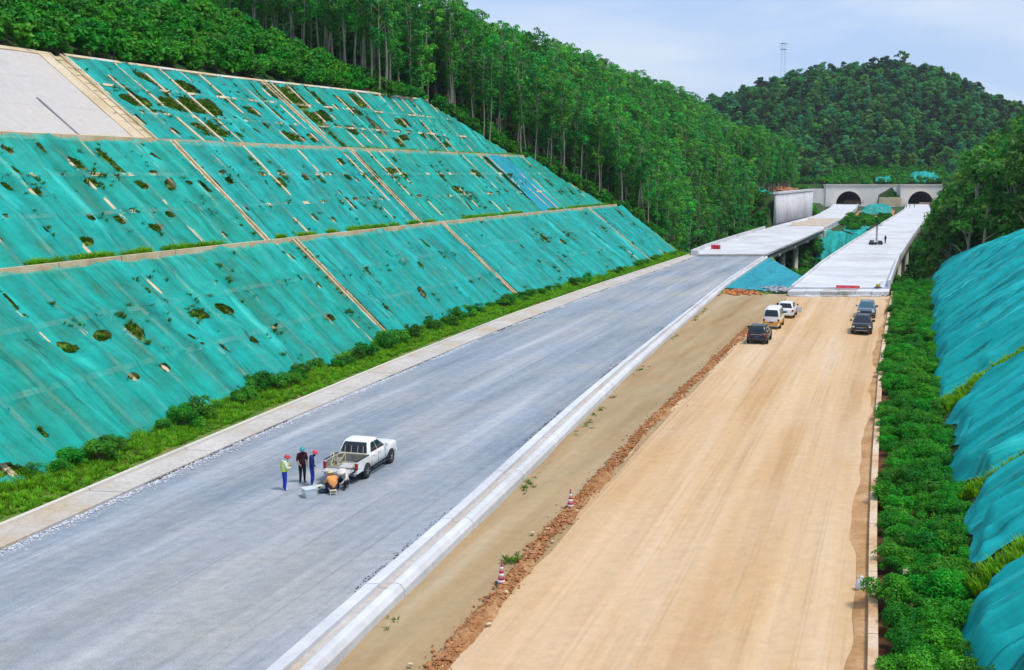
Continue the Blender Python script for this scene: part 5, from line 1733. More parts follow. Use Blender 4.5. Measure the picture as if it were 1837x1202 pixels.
M['chrome'] = plain('chrome', (.6, .6, .62), .2, .9)
M['red_lamp'] = plain('red_lamp', (.40, .01, .02), .25)
M['head_lamp'] = plain('head_lamp', (.65, .68, .70), .15)
M['plate'] = plain('blue_plate', (.03, .06, .18), .4)
M['yellow_band'] = noisy('yellow_band', [(.62, .30, .02), (.72, .38, .03), (.60, .22, .04)], 1.5, .5, fine=(6, .15))
M['bed'] = noisy('dusty_bed', [(.16, .155, .13), (.24, .23, .20), (.34, .33, .30)], 2.0, .8, (1, 1, 1), 'obj', (9, .2))
M['cream'] = plain('cream_tube', (.62, .56, .36), .6)


def ring(y0, y1, hw, r, n=4):
    pts = []
    for cx_, cy_, a0 in ((hw - r, y1 - r, 0), (-hw + r, y1 - r, 90), (-hw + r, y0 + r, 180), (hw - r, y0 + r, 270)):
        for i in range(n + 1):
            a = math.radians(a0 + 90 * i / n)
            pts.append((cx_ + r * math.cos(a), cy_ + r * math.sin(a)))
    return pts


def zloft(mb, levels, n=4, cap=True):
    v, f = [], []
    m = 4 * (n + 1)
    for z, y0, y1, hw, r in levels:
        v += [(x, y, z) for x, y in ring(y0, y1, hw, r, n)]
    for i in range(len(levels) - 1):
        for j in range(m):
            f.append((i * m + j, i * m + (j + 1) % m, (i + 1) * m + (j + 1) % m, (i + 1) * m + j))
    if cap:
        f.append(tuple(range(m - 1, -1, -1))); f.append(tuple((len(levels) - 1) * m + j for j in range(m)))
    return mb.add(v, f)


def lev(levels, z):
    zs = [l[0] for l in levels]
    return [float(np.interp(z, zs, [l[i] for l in levels])) for i in (1, 2, 3)]


def slab(mb, q, nrm, th):
    n_ = Vector(nrm).normalized() * th
    a = [Vector(p) for p in q]
    mb.hexa([(p - n_ * .5)[:] for p in a] + [(p + n_)[:] for p in a])


def wheel(root, x, y, r, w=.22):
    sgn = 1 if x > 0 else -1
    mb = MB(); mb.lathe([(r * .55, -w / 2), (r * .93, -w / 2), (r, -w * .32), (r, w * .32), (r * .93, w / 2), (r * .55, w / 2)], 20, 'x')
    t = mb.build('wheel', M['tyre'], root, True, (x, y, r))
    mb = MB(); mb.lathe([(r * .60, w * .30 * sgn), (r * .62, w * .46 * sgn), (r * .50, w * .48 * sgn), (r * .40, w * .36 * sgn), (.05, w * .42 * sgn)] if sgn > 0 else [(.05, -w * .42), (r * .40, -w * .36), (r * .50, -w * .48), (r * .62, -w * .46), (r * .60, -w * .30)], 14, 'x')
    mb.build('rim', M['rim'], t, True)
    for k in range(5):
        a = k * 1.2566
        m2 = MB(); c, s = math.cos(a), math.sin(a)
        xx = w * .44 * sgn
        m2.tube([(xx, c * r * .08, s * r * .08), (xx, c * r * .55, s * r * .55)], [r * .1, r * .07], 4)
        m2.build('spoke', M['rim'], t)
    return t


def arch(root, x, y, r, hw):
    """black wheel-arch lip, a half ring standing proud of the body side"""
    sgn = 1 if x > 0 else -1
    v, f = [], []
    n = 14
    for i in range(n + 1):
        a = math.pi * i / n
        for rr, xx in ((r * 1.04, hw - .30), (r * 1.04, hw + .012), (r * 1.20, hw + .012), (r * 1.20, hw - .03)):
            v.append((sgn * xx, y + rr * math.cos(a), r + rr * math.sin(a)))
    for i in range(n):
        for j in range(3):
            a, b = i * 4 + j, (i + 1) * 4 + j
            f.append((a, a + 1, b + 1, b))
    obj('wheel_arch', make_mesh('wheel_arch', v, f, M['trim']), root)
    # flat black face painted in for the shaded hollow behind the wheel
    v = [(sgn * (hw + .004), y + r * 1.05 * math.cos(math.pi * i / n), r + r * 1.05 * math.sin(math.pi * i / n)) for i in range(n + 1)]
    v += [(sgn * (hw + .004), y - r * 1.05, .22), (sgn * (hw + .004), y + r * 1.05, .22)]
    obj('arch_shade', make_mesh('arch_shade', v, [tuple(range(len(v)))], M['trim']), root)


def window(root, name, levels, end, z0, z1, ins, mat, n=6, th=.012, f0=0.0, f1=1.0, trim=(.2, .2)):
    """pane that follows the curve of the cabin; end 0 rear, 1 front, -1 and 2 the left and right sides"""
    A, B = [], []
    for z in np.linspace(z0, z1, n):
        y0, y1, hw = lev(levels, z)
        if end in (0, 1):
            y = (y0, y1)[end] + (th if end else -th)
            A.append((-(hw - ins), y, z + th * .6)); B.append((hw - ins, y, z + th * .6))
        else:
            sx = -1 if end == -1 else 1
            ya, yb = y0 + trim[0], y1 - trim[1]
            A.append((sx * (hw + th), ya + (yb - ya) * f0, z)); B.append((sx * (hw + th), ya + (yb - ya) * f1, z))
    v = A + B
    back = [(x * (.94 if end not in (0, 1) else 1), y + ((-.05 if end else .05) if end in (0, 1) else 0), z) for x, y, z in v]
    v = v + back
    f = []
    for i in range(n - 1):
        f += [(i, i + 1, n + i + 1, n + i), (2 * n + i, 3 * n + i, 3 * n + i + 1, 2 * n + i + 1), (i, 2 * n + i, 2 * n + i + 1, i + 1), (n + i, n + i + 1, 3 * n + i + 1, 3 * n + i)]
    f += [(0, n, 3 * n, 2 * n), (n - 1, 3 * n - 1, 4 * n - 1, 2 * n - 1)]
    return obj(name, make_mesh(name, v, f, mat), root)


def vehicle(name, label, cat, loc, rz, paint, lower, upper, wb, wr, glass, group=None, van=False):
    root = empty(name, loc, rz)
    tag(root, label, cat, group)
    mb = MB(); zloft(mb, lower, 5); body = mb.build('body', paint, root, True)
    mb = MB(); zloft(mb, upper, 5); cab = mb.build('cabin', paint, root, True)
    for b_ in (body, cab):
        b_.data.polygons.foreach_set('use_smooth', np.ones(len(b_.data.polygons), bool))
        b_.modifiers.new('soft', 'EDGE_SPLIT').split_angle = math.radians(38)
    hw = max(l[3] for l in lower)
    for sy in wb:
        for sx in (-1, 1):
            arch(root, sx, sy, wr, hw)
            wheel(root, sx * (hw - .08), sy, wr)
    zb, zt = upper[0][0] + .06, upper[-2][0] - .03
    # front and rear screens
    window(root, 'windscreen', upper, 1, zb, zt, .12, glass)
    window(root, 'rear_window', upper, 0, zb + (.12 if van else .02), zt - .02, .14, glass)
    # side windows, two or three a side
    a, b_ = lev(upper, zb), lev(upper, zt)
    cuts = np.linspace(0, 1, 3 if not van else 4)
    for sx in (-1, 1):
        for i in range(len(cuts) - 1):
            f0, f1 = cuts[i] + .02, cuts[i + 1] - .02
            ya0, ya1 = a[0] + .22, a[1] - .22; yb0, yb1 = b_[0] + .18, b_[1] - .14
            window(root, 'side_window', upper, sx if sx < 0 else 2, zb, zt, 0, glass, f0=f0, f1=f1)
            mb = MB(); mb.cbox(sx * (hw - .0) - .015, sx * hw + .02, ya0 + (ya1 - ya0) * f0 + .06, ya0 + (ya1 - ya0) * f0 + .24, zb - .16, zb - .12, .008); mb.build('door_handle', M['trim'] if paint is not M['white_paint'] else M['chrome'], root)
        mb = MB(); mb.cbox(sx * (hw + .02), sx * (hw + .22), a[1] - .42, a[1] - .30, zb + .02, zb + .20, .03); mb.build('mirror', paint if paint is not M['white_paint'] else M['trim'], root)
    lo = lower
    yr, yf = min(l[1] for l in lo), max(l[2] for l in lo)
    zbelt = lo[-1][0]
    for sx in (-1, 1):
        mb = MB(); mb.cbox(min(sx * (hw - .30), sx * (hw - .05)), max(sx * (hw - .30), sx * (hw - .05)), yf - .12, yf + .012, zbelt - .34, zbelt - .20, .02); mb.build('headlight', M['head_lamp'], root)
        mb = MB(); mb.cbox(min(sx * (hw - .24), sx * (hw - .03)), max(sx * (hw - .24), sx * (hw - .03)), yr - .014, yr + .12, zbelt - .30, zbelt - .08, .02); mb.build('taillight', M['red_lamp'], root)
    mb = MB(); mb.cbox(-hw * .55, hw * .55, yf - .05, yf + .02, zbelt - .40, zbelt - .20, .02); mb.build('grille', M['trim'], root)
    mb = MB(); mb.cbox(-hw * .92, hw * .92, yf - .10, yf + .05, .34, .52, .04); mb.build('front_bumper', M['trim'] if paint is not M['white_paint'] else paint, root)
    mb = MB(); mb.cbox(-hw * .92, hw * .92, yr - .06, yr + .10, .36, .56, .04); mb.build('rear_bumper', M['trim'] if paint is not M['white_paint'] else paint, root)
    mb = MB(); mb.cbox(-.22, .22, yr - .03, yr + .02, .66, .80, .008); mb.build('licence_plate', M['plate'], root)
    mb = MB(); mb.cbox(-.22, .22, yf + .02, yf + .045, .56, .68, .008); mb.build('licence_plate', M['plate'], root)
    return root


SUV_LO = [(.27, -2.18, 2.16, .80, .30), (.36, -2.30, 2.30, .90, .30), (.62, -2.34, 2.36, .95, .32), (.88, -2.31, 2.34, .945, .34), (1.0, -2.27, 2.26, .92, .36), (1.06, -2.20, 2.10, .87, .38)]
SUV_UP = [(1.05, -2.20, 1.02, .87, .22), (1.30, -2.10, .62, .81, .22), (1.55, -1.96, .20, .73, .22), (1.66, -1.82, .0, .67, .24), (1.70, -1.60, -.25, .55, .3)]
rzd = -math.atan(.345)


def along(X, Y, d, h=.345):
    l_ = math.hypot(1, h)
    return X + d * h / l_, Y + d / l_


ZR = -.48
x, y = along(*un(1357, 618, ZR), 2.3)
sv = vehicle('parked_suv', 'black SUV seen from behind, parked at the ridge behind the white van', 'car', (x, y, ZR), rzd, M['black_paint'], SUV_LO, SUV_UP, (-1.38, 1.42), .36, M['glass'])
for sx in (-1, 1):
    mb = MB(); mb.tube([(sx * .6, -1.7, 1.70), (sx * .6, -1.6, 1.76), (sx * .6, -.3, 1.76), (sx * .6, -.15, 1.70)], .02, 6); mb.build('roof_rail', M['chrome'], sv)
MB().cbox(-.62, .62, -2.35, -2.29, .90, .93, .008).build('chrome_strip', M['chrome'], sv)
VAN_LO = [(.30, -2.35, 2.36, .76, .22), (.42, -2.44, 2.42, .84, .22), (.75, -2.46, 2.44, .86, .22), (1.08, -2.45, 2.36, .86, .24), (1.14, -2.44, 2.28, .85, .24)]
VAN_UP = [(1.13, -2.44, 2.22, .85, .22), (1.55, -2.40, 1.80, .81, .2), (1.86, -2.34, 1.45, .76, .2), (2.02, -2.24, 1.30, .70, .22), (2.12, -2.05, 1.05, .56, .28)]
x, y = along(*un(1383, 591, ZR), 2.45)
vn_ = vehicle('white_van', 'white minivan with orange-yellow lower band, seen from behind', 'van', (x, y, ZR), rzd, M['white_paint'], VAN_LO, VAN_UP, (-1.35, 1.55), .33, M['glass'], None, True)
mb = MB(); zloft(mb, [(.40, -2.452, 2.42, .846, .22), (.43, -2.462, 2.432, .858, .22), (.72, -2.474, 2.452, .872, .22), (.80, -2.474, 2.452, .872, .22)], 5, False); mb.build('yellow_band', M['yellow_band'], vn_, True)
mb = MB(); mb.cbox(-.70, .70, -2.52, -2.46, .38, .58, .03); mb.build('bumper_cover', M['yellow_band'], vn_)
mb = MB(); mb.cbox(-.45, -.38, -2.36, -2.30, 2.02, 2.10, .01); mb.build('roof_lamp', M['trim'], vn_)
x, y = along(*un(1408, 571, ZR), 2.3)
wc_ = vehicle('white_car', 'white car mostly hidden in front of the minivan', 'car', (x, y, ZR), rzd, M['white_paint'], SUV_LO, SUV_UP, (-1.38, 1.42), .36, M['glass'])
mb = MB(); mb.hexa([(.94, .30, .45), (1.62, -.25, .45), (1.66, -.21, .45), (.97, .35, .45), (.94, .30, 1.05), (1.62, -.25, 1.05), (1.66, -.21, 1.05), (.97, .35, 1.05)])
mb.build('open_door', M['white_paint'], wc_)
x, y = along(*un(1545, 601, ZR), 2.35)
s2 = vehicle('parked_suv', 'black SUV facing the camera beside the right kerb', 'car', (x, y, ZR), rzd + math.pi, M['black_paint'], SUV_LO, SUV_UP, (-1.38, 1.42), .37, M['glass'], 'cars parked by the right kerb')
MB().cbox(-.50, .50, 2.37, 2.40, .70, .74, .008).build('chrome_strip', M['chrome'], s2)
MB().cbox(-.62, .62, 2.40, 2.43, .42, .46, .008).build('skid_plate', M['chrome'], s2)
x, y = along(*un(1553, 572, ZR), 2.35)
vehicle('parked_car', 'blue-grey car with a sky-reflecting windscreen behind the black SUV', 'car', (x, y, ZR), rzd + math.pi, M['blue_paint'], SUV_LO, SUV_UP, (-1.38, 1.42), .36, M['blue_glass'], 'cars parked by the right kerb')


# --- the pickup with its tailgate down
def pickup():
    hx_ = .30
    l_ = math.hypot(1, hx_)
    rx, ry = un(655, 858, 0)                       # contact of the rear right wheel
    ox, oy = rx - .80 / l_, ry + .80 * hx_ / l_
    root = empty('pickup_truck', (ox, oy, .0), -math.atan(hx_))
    tag(root, 'white double-cab pickup on the gravel road with its tailgate down', 'pickup truck')
    W = M['white_paint']
    lo = [(.42, .42, 3.78, .80, .16), (.52, .38, 3.95, .89, .18), (.80, .36, 4.02, .92, .22), (1.02, .36, 4.00, .915, .24), (1.10, .37, 3.92, .89, .26), (1.15, .40, 3.75, .84, .3)]
    up = [(1.12, .40, 2.72, .86, .16), (1.36, .50, 2.35, .81, .16), (1.60, .66, 1.98, .74, .18), (1.72, .80, 1.80, .69, .2), (1.78, 1.0, 1.60, .58, .24)]
    mb = MB(); zloft(mb, lo, 5); b1 = mb.build('body', W, root, True)
    mb = MB(); zloft(mb, up, 5); b2 = mb.build('cabin', W, root, True)
    for b_ in (b1, b2): b_.modifiers.new('soft', 'EDGE_SPLIT').split_angle = math.radians(38)
    # bed: outer sides, inner liners, floor, bulkhead
    for sx in (-1, 1):
        mb = MB(); mb.cbox(min(sx * .80, sx * .92), max(sx * .80, sx * .92), -1.18, .358, .50, 1.12, .025); mb.build('bed_side', W, root)
        mb = MB(); mb.cbox(min(sx * .775, sx * .798), max(sx * .775, sx * .798), -1.12, .34, .74, 1.10, .006); mb.build('bed_liner', M['bed'], root)
        mb = MB(); mb.cbox(min(sx * .80, sx * .925), max(sx * .80, sx * .925), -1.17, .35, 1.122, 1.15, .01); mb.build('rail_cap', M['trim'], root)
        mb = MB(); mb.cbox(min(sx * .52, sx * .773), max(sx * .52, sx * .773), -.38, .38, .742, .92, .04); mb.build('wheel_box', M['bed'], root)
        mb = MB(); mb.cbox(min(sx * .79, sx * .927), max(sx * .79, sx * .927), -1.205, -1.05, .70, 1.06, .02); mb.build('taillight', M['red_lamp'], root)
    mb = MB(); mb.cbox(-.798, .798, -1.15, .356, .66, .735, .01); mb.build('bed_floor', M['bed'], root)
    for i in range(7):
        mb = MB(); xx = -.66 + i * .22; mb.cbox(xx - .04, xx + .04, -1.12, .33, .737, .755, .005); mb.build('floor_rib', M['bed'], root)
    mb = MB(); mb.cbox(-.80, .80, .30, .357, .66, 1.13, .012); mb.build('bulkhead', M['bed'], root)
    # tailgate lowered on its hinges
    mb = MB(); mb.cbox(-.76, .76, -1.70, -1.19, .66, .735, .02); tg = mb.build('tailgate', plain('pale_gate', (.50, .50, .52), .5), root)
    mb = MB(); mb.cbox(-.765, .765, -1.725, -1.702, .655, .74, .01); mb.build('gate_edge', W, tg)
    for sx in (-1, 1):
        mb = MB(); mb.tube([(sx * .77, -1.17, 1.02), (sx * .75, -1.62, .74)], .012, 5); mb.build('gate_cable', M['trim'], tg)
    mb = MB(); mb.cbox(-.86, .86, -1.30, -1.195, .42, .60, .03); mb.build('rear_bumper', M['chrome'], root)
    mb = MB(); mb.cbox(-.87, .87, 3.98, 4.10, .42, .66, .05); mb.build('front_bumper', W, root)
    mb = MB(); mb.cbox(-.45, .45, 3.97, 4.05, .80, 1.02, .02); mb.build('grille', M['chrome'], root)
    for sx in (-1, 1):
        mb = MB(); mb.cbox(min(sx * .5, sx * .86), max(sx * .5, sx * .86), 3.86, 4.02, .86, 1.04, .03); mb.build('headlight', M['head_lamp'], root)
        mb = MB(); mb.cbox(min(sx * .93, sx * 1.12), max(sx * .93, sx * 1.12), 2.22, 2.34, 1.14, 1.36, .03); mb.build('mirror', W, root)
        mb = MB(); mb.cbox(min(sx * .90, sx * 1.0), max(sx * .90, sx * 1.0), .75, 2.5, .36, .42, .015); mb.build('side_step', M['trim'], root)
        for yy in (1.44, 2.36, .62):
            mb = MB(); mb.box(min(sx * .912, sx * .926), max(sx * .912, sx * .926), yy - .006, yy + .006, .56, 1.08); mb.build('door_gap', M['trim'], root)
        for yy in (.78, 1.58):
            mb = MB(); mb.cbox(min(sx * .91, sx * .95), max(sx * .91, sx * .95), yy, yy + .2, .98, 1.02, .008); mb.build('door_handle', M['chrome'], root)
    def glass(nm, q, nrm):
        mb = MB(); slab(mb, q, nrm, .012); return mb.build(nm, M['glass'], root)
    zb, zt = 1.20, 1.66
    a, b_ = lev(up, zb), lev(up, zt)
    window(root, 'rear_window', up, 0, 1.18, 1.66, .12, M['glass'])
    window(root, 'windscreen', up, 1, 1.18, 1.66, .1, M['glass'])
    # window guard bars behind the rear window and a pale sill on the bulkhead
    for xx in (-.45, -.1, .25, .55):
        mb = MB(); mb.tube([(xx, .33, 1.14), (xx, .42, 1.55)], .012, 5); mb.build('guard_bar', M['cream'], root)
    mb = MB(); mb.tube([(-.7, .33, 1.16), (.7, .33, 1.16)], .02, 6); mb.build('guard_rail', M['cream'], root)
    mb = MB(); mb.tube([(-.6, .42, 1.55), (.6, .42, 1.55)], .014, 6); mb.build('guard_rail', M['trim'], root)
    for sx in (-1, 1):
        for (f0, f1) in ((0.04, .46), (.50, .97)):
            window(root, 'side_window', up, sx if sx < 0 else 2, 1.20, 1.64, 0, M['glass'], f0=f0, f1=f1, trim=(.14, .2))
    for yy in (0.0, 3.1):
        for sx in (-1, 1):
            arch(root, sx, yy, .375, .925); wheel(root, sx * .84, yy, .375, .25)
    mb = MB(); mb.box(-.7, .7, -1.0, 3.6, .30, .48); mb.build('chassis', M['trim'], root)
    return root, ox, oy, -math.atan(hx_)


pk, ox, oy, prz = pickup()


def on_pickup(x, y, z):
    c, s = math.cos(prz), math.sin(prz)
    return ox + x * c - y * s, oy + x * s + y * c, z


# loose frames standing in the bed
for i, (x, y, hgt, wd, a, lab) in enumerate(((-.62, -.75, .62, .55, .15, 'cream tube frame standing in the pickup bed by its left side'), (-.28, -.45, .58, .5, -.5, 'cream tube frame leaning in the middle of the pickup bed'))):
    e = empty('tube_frame', on_pickup(x, y, .757), prz + a)
    tag(e, lab, 'frame', 'tube frames in the pickup bed')
    for nm, p, q in (('post', (0, -wd / 2, 0), (0, -wd / 2, hgt)), ('post', (0, wd / 2, 0), (0, wd / 2, hgt)), ('top_bar', (0, -wd / 2, hgt), (0, wd / 2, hgt)), ('foot_bar', (0, -wd / 2, .03), (0, wd / 2, .03)), ('brace', (0, -wd / 2, .04), (0, wd / 2, hgt - .04))):
        mb = MB(); mb.tube([p, q], .016, 6); mb.build(nm, M['cream'], e)
e = empty('plywood_sheet', on_pickup(.18, -.55, .756), prz + .1)
tag(e, 'pale flat board lying in the pickup bed', 'board')
mb = MB(); mb.cbox(-.38, .38, -.5, .42, .002, .03, .006); mb.build('board', plain('pale_board', (.48, .47, .46), .7), e)

# ------------------------------------------------------------------ people
M['skin'] = plain('skin', (.40, .22, .15), .6)
M['hair'] = plain('black_hair', (.012, .01, .01), .7)
M['eye'] = plain('dark_eye', (.02, .015, .012), .3)


def cloth(name, c, v=.12): return noisy(name, [tuple(x * (1 - v) for x in c), c, tuple(min(1, x * (1 + v)) for x in c)], 5.0, .85, (1, 1, 1), 'obj', (22, .12))


EDGES = [('pelvis', 'spine'), ('spine', 'chest'), ('chest', 'neck'), ('neck', 'chin'), ('chin', 'head'), ('head', 'crown'),
         ('chest', 'sh_l'), ('sh_l', 'el_l'), ('el_l', 'wr_l'), ('wr_l', 'ha_l'), ('chest', 'sh_r'), ('sh_r', 'el_r'), ('el_r', 'wr_r'), ('wr_r', 'ha_r'),
         ('pelvis', 'hip_l'), ('hip_l', 'kn_l'), ('kn_l', 'an_l'), ('an_l', 'toe_l'), ('pelvis', 'hip_r'), ('hip_r', 'kn_r'), ('kn_r', 'an_r'), ('an_r', 'toe_r')]
RAD = dict(pelvis=.135, spine=.125, chest=.145, neck=.058, chin=.075, head=.098, crown=.062, sh=.078, el=.052, wr=.036, ha=.040, hip=.098, kn=.066, an=.046, toe=.038)
STAND = dict(pelvis=(0, 0, .96), spine=(0, .01, 1.14), chest=(0, .0, 1.34), neck=(0, .01, 1.49), chin=(0, .04, 1.56), head=(0, .04, 1.635), crown=(0, .03, 1.70),
             sh_l=(-.19, 0, 1.42), el_l=(-.25, -.02, 1.15), wr_l=(-.24, .08, .92), ha_l=(-.235, .11, .84), sh_r=(.19, 0, 1.42), el_r=(.25, -.02, 1.15), wr_r=(.24, .08, .92), ha_r=(.235, .11, .84),
             hip_l=(-.095, 0, .90), kn_l=(-.10, .02, .49), an_l=(-.105, -.02, .09), toe_l=(-.12, .14, .045), hip_r=(.095, 0, .90), kn_r=(.10, .02, .49), an_r=(.105, -.02, .09), toe_r=(.12, .14, .045))


def seg_dist(p, a, b):
    a, b = np.array(a), np.array(b)
    d = b - a
    t = np.clip(((p - a) @ d) / (d @ d + 1e-9), 0, 1)
    return np.linalg.norm(p - (a + t[:, None] * d), axis=1)


def person(label, loc, rz, pose, shirt, trousers, shoe, sleeve='short', fat=1.0, scale=1.0, name='person', detail=True):
    J = dict(STAND); J.update({k: q for k, q in pose.items() if k != 'face'})
    names = list(J)
    me = bpy.data.meshes.new('tmp')
    me.from_pydata([J[k] for k in names], [(names.index(a), names.index(b)) for a, b in EDGES], [])
    ob = bpy.data.objects.new('tmp', me); COL.objects.link(ob)
    md = ob.modifiers.new('skin', 'SKIN'); md.use_smooth_shade = True
    sk = me.skin_vertices[0].data
    for i, k in enumerate(names):
        r = RAD[k.split('_')[0]] * (fat * 1.12 if k in ('pelvis', 'spine', 'chest') else 1.0 if k in ('neck', 'chin', 'head', 'crown') or k[:2] in ('wr', 'ha') else 1.16)
        sk[i].radius = (r * (1.15 if k in ('pelvis', 'spine', 'chest') else 1), r * (.9 if k in ('pelvis', 'spine', 'chest') else 1))
        sk[i].use_root = (k == 'pelvis')
    ob.modifiers.new('sub', 'SUBSURF').levels = 2
    bpy.context.view_layer.update()
    ev = ob.evaluated_get(bpy.context.evaluated_depsgraph_get())
    m2 = bpy.data.meshes.new_from_object(ev)
    bpy.data.objects.remove(ob); bpy.data.meshes.remove(me)
    v = np.empty(len(m2.vertices) * 3); m2.vertices.foreach_get('co', v); v = v.reshape(-1, 3)
    F = [tuple(p.vertices) for p in m2.polygons]
    bpy.data.meshes.remove(m2)
    cen = np.array([v[list(f)].mean(0) for f in F])
    D = np.stack([seg_dist(cen, J[a], J[b]) / max(RAD[a.split('_')[0]], .03) for a, b in EDGES], 1)
    near = D.argmin(1)
    region = []
    for a, b in EDGES:
        if b in ('chin', 'head', 'crown'): region.append(3)
        elif b.startswith('ha'): region.append(3)
        elif b.startswith('wr'): region.append(0 if sleeve == 'long' else 3)
        elif b.startswith('toe'): region.append(2)
        elif b.startswith(('hip', 'kn', 'an')): region.append(1)
        else: region.append(0)
    fm = [region[i] for i in near]
    # below the belt the trunk belongs to the trousers
    up = Vector(J['spine']) - Vector(J['pelvis'])
    for i, c in enumerate(cen):
        if fm[i] == 0 and near[i] == 0 and (Vector(c) - Vector(J['pelvis'])).dot(up) < up.length_squared * .12: fm[i] = 1
    V = v.tolist(); F = list(F)

    def add(mb, m):
        o_ = len(V)
        V.extend([list(p) for p in mb.v]); F.extend([tuple(i + o_ for i in f) for f in mb.f]); fm.extend([m] * len(mb.f))
    if detail:
        # hands: palm comes from the body mesh, five fingers rooted in it
        for sd_ in ('l', 'r'):
            h, w = Vector(J['ha_' + sd_]), Vector(J['wr_' + sd_])
            d = (h - w).normalized()
            side = d.cross(Vector((0, 1, .3))).normalized()
            nrm = side.cross(d).normalized()
            for k, (off, ln) in enumerate(((-.026, .062), (-.009, .074), (.009, .070), (.026, .056))):
                b0 = h + side * off + d * .012
                mb = MB(); mb.tube([b0[:], (b0 + d * ln * .55 + nrm * .006)[:], (b0 + d * ln + nrm * .026)[:]], [.010, .009, .007], 5); add(mb, 3)
            s_ = -1 if sd_ == 'r' else 1
            b0 = h + side * .03 * s_ - d * .02
            mb = MB(); mb.tube([b0[:], (b0 + side * .026 * s_ + d * .025)[:], (b0 + side * .030 * s_ + d * .055 + nrm * .015)[:]], [.012, .011, .008], 5); add(mb, 3)
        hd, ch, cr = Vector(J['head']), Vector(J['chin']), Vector(J['crown'])
        upv = (cr - ch).normalized()
        fw = Vector(pose.get('face', (0, 1, 0))); fw = (fw - upv * fw.dot(upv)).normalized()
        sdv = fw.cross(upv)
        mb = MB(); p = hd + fw * .092; mb.tube([(p + upv * .03)[:], (p + fw * .022 - upv * .012)[:], (p - upv * .022)[:]], [.010, .017, .012], 6); add(mb, 3)
        for s_ in (-1, 1):
            mb = MB(); mb.ball((hd + fw * .088 + sdv * .034 * s_ + upv * .026)[:], .012, 8, 5); add(mb, 4)
            mb = MB(); mb.ball((hd + sdv * .098 * s_)[:], (.014, .022, .032), 8, 5); add(mb, 3)
        mb = MB(); q = hd + fw * .092 - upv * .05; mb.tube([(q - sdv * .024)[:], (q + fw * .006)[:], (q + sdv * .024)[:]], [.005, .008, .005], 5); add(mb, 5)
    root = obj(name, make_mesh('body', V, F, [shirt, trousers, shoe, M['skin'], M['eye'], M['red_lamp']], None, True, fm), None, loc, (0, 0, rz), (scale,) * 3)
    tag(root, label, 'person')
    return root, J


def helmet(root, J, mat, tilt=0):
    hd, ch, cr = Vector(J['head']), Vector(J['chin']), Vector(J['crown'])
    up = (cr - ch).normalized()
    mb = MB()
    prof = [(.150, -.012), (.152, .0), (.128, .012), (.126, .05), (.110, .095), (.075, .128), (.03, .14)]
    mb.lathe(prof, 18)
    mb.cbox(-.075, .075, .10, .205, -.006, .008, .004)
    o_ = mb.build('helmet', mat, root, True)
    o_.location = hd + up * .035
    o_.rotation_mode = 'QUATERNION'; o_.rotation_quaternion = up.to_track_quat('Z', 'Y') if False else Vector((0, 0, 1)).rotation_difference(up)
    m2 = MB(); m2.tube([(0, -.12, .06), (0, -.06, .12), (0, 0, .142), (0, .06, .12), (0, .12, .06)], .010, 5); m2.build('helmet_ridge', mat, o_)
    return o_


def cap_hat(root, J, mat, conical=False):
    hd, ch, cr = Vector(J['head']), Vector(J['chin']), Vector(J['crown'])
    up = (cr - ch).normalized()
    mb = MB()
    mb.lathe([(.27, -.02), (.272, -.012), (.18, .05), (.09, .12), (.012, .175)] if conical else [(.24, -.02), (.245, -.01), (.125, .01), (.118, .06), (.10, .10), (.05, .125)], 20)
    o_ = mb.build('hat', mat, root, True)
    o_.location = hd + up * .045
    o_.rotation_mode = 'QUATERNION'; o_.rotation_quaternion = Vector((0, 0, 1)).rotation_difference(up)
    return o_


RED_H = plain('red_helmet', (.55, .02, .06), .3, 0, .5, .3)
TEAL_H = plain('teal_helmet', (.04, .30, .34), .3, 0, .5, .3)
shoe_dark, shoe_white = plain('dark_shoe', (.02, .02, .022), .7), plain('white_shoe', (.6, .6, .62), .6)

# man in the vest, looking down at a paper
pose = dict(chest=(0, .03, 1.34), neck=(0, .07, 1.48), chin=(0, .13, 1.53), head=(0, .15, 1.60), crown=(0, .15, 1.67), el_l=(-.25, .06, 1.14), wr_l=(-.10, .27, 1.16), ha_l=(-.04, .31, 1.18), el_r=(.25, .06, 1.14), wr_r=(.11, .27, 1.14), ha_r=(.05, .32, 1.16), face=(0, .8, -.6))
p1, J1 = person('person in yellow-green vest, white sleeves, blue trousers and red helmet, looking down', (*un(511, 880, 0), .0), math.radians(-62), pose, cloth('white_shirt', (.72, .72, .66)), cloth('blue_trousers', (.02, .05, .42)), shoe_white, 'long', 1.05)
helmet(p1, J1, RED_H)
mb = MB(); zloft(mb, [(.98, -.165, .195, .20, .12), (1.15, -.165, .20, .205, .12), (1.32, -.165, .215, .205, .12), (1.43, -.13, .19, .17, .1)], 4, False)
vest = mb.build('vest', cloth('vest_yellow', (.52, .72, .08)), p1, True)
for z in (1.10, 1.24):
    mb = MB(); zloft(mb, [(z, -.172, .207, .211, .12), (z + .045, -.172, .209, .212, .12)], 4, False); mb.build('reflective_band', plain('reflective_grey', (.65, .66, .60), .4), vest)
# man in maroon shirt
pose = dict(neck=(0, .03, 1.49), chin=(0, .08, 1.55), head=(0, .09, 1.625), crown=(0, .085, 1.695), el_l=(-.26, -.05, 1.15), wr_l=(-.25, .02, .92), ha_l=(-.245, .04, .84), el_r=(.25, .0, 1.15), wr_r=(.2, .14, .98), ha_r=(.17, .2, .93), toe_r=(.17, .13, .045), face=(0, .9, -.3))
p2, J2 = person('person in maroon shirt, black trousers and teal helmet, standing in the middle', (*un(543, 866, 0), .0), math.radians(-150), pose, cloth('maroon_shirt', (.045, .012, .022)), cloth('black_trousers', (.012, .012, .016)), shoe_dark, 'short', .98, 1.03)
helmet(p2, J2, TEAL_H)
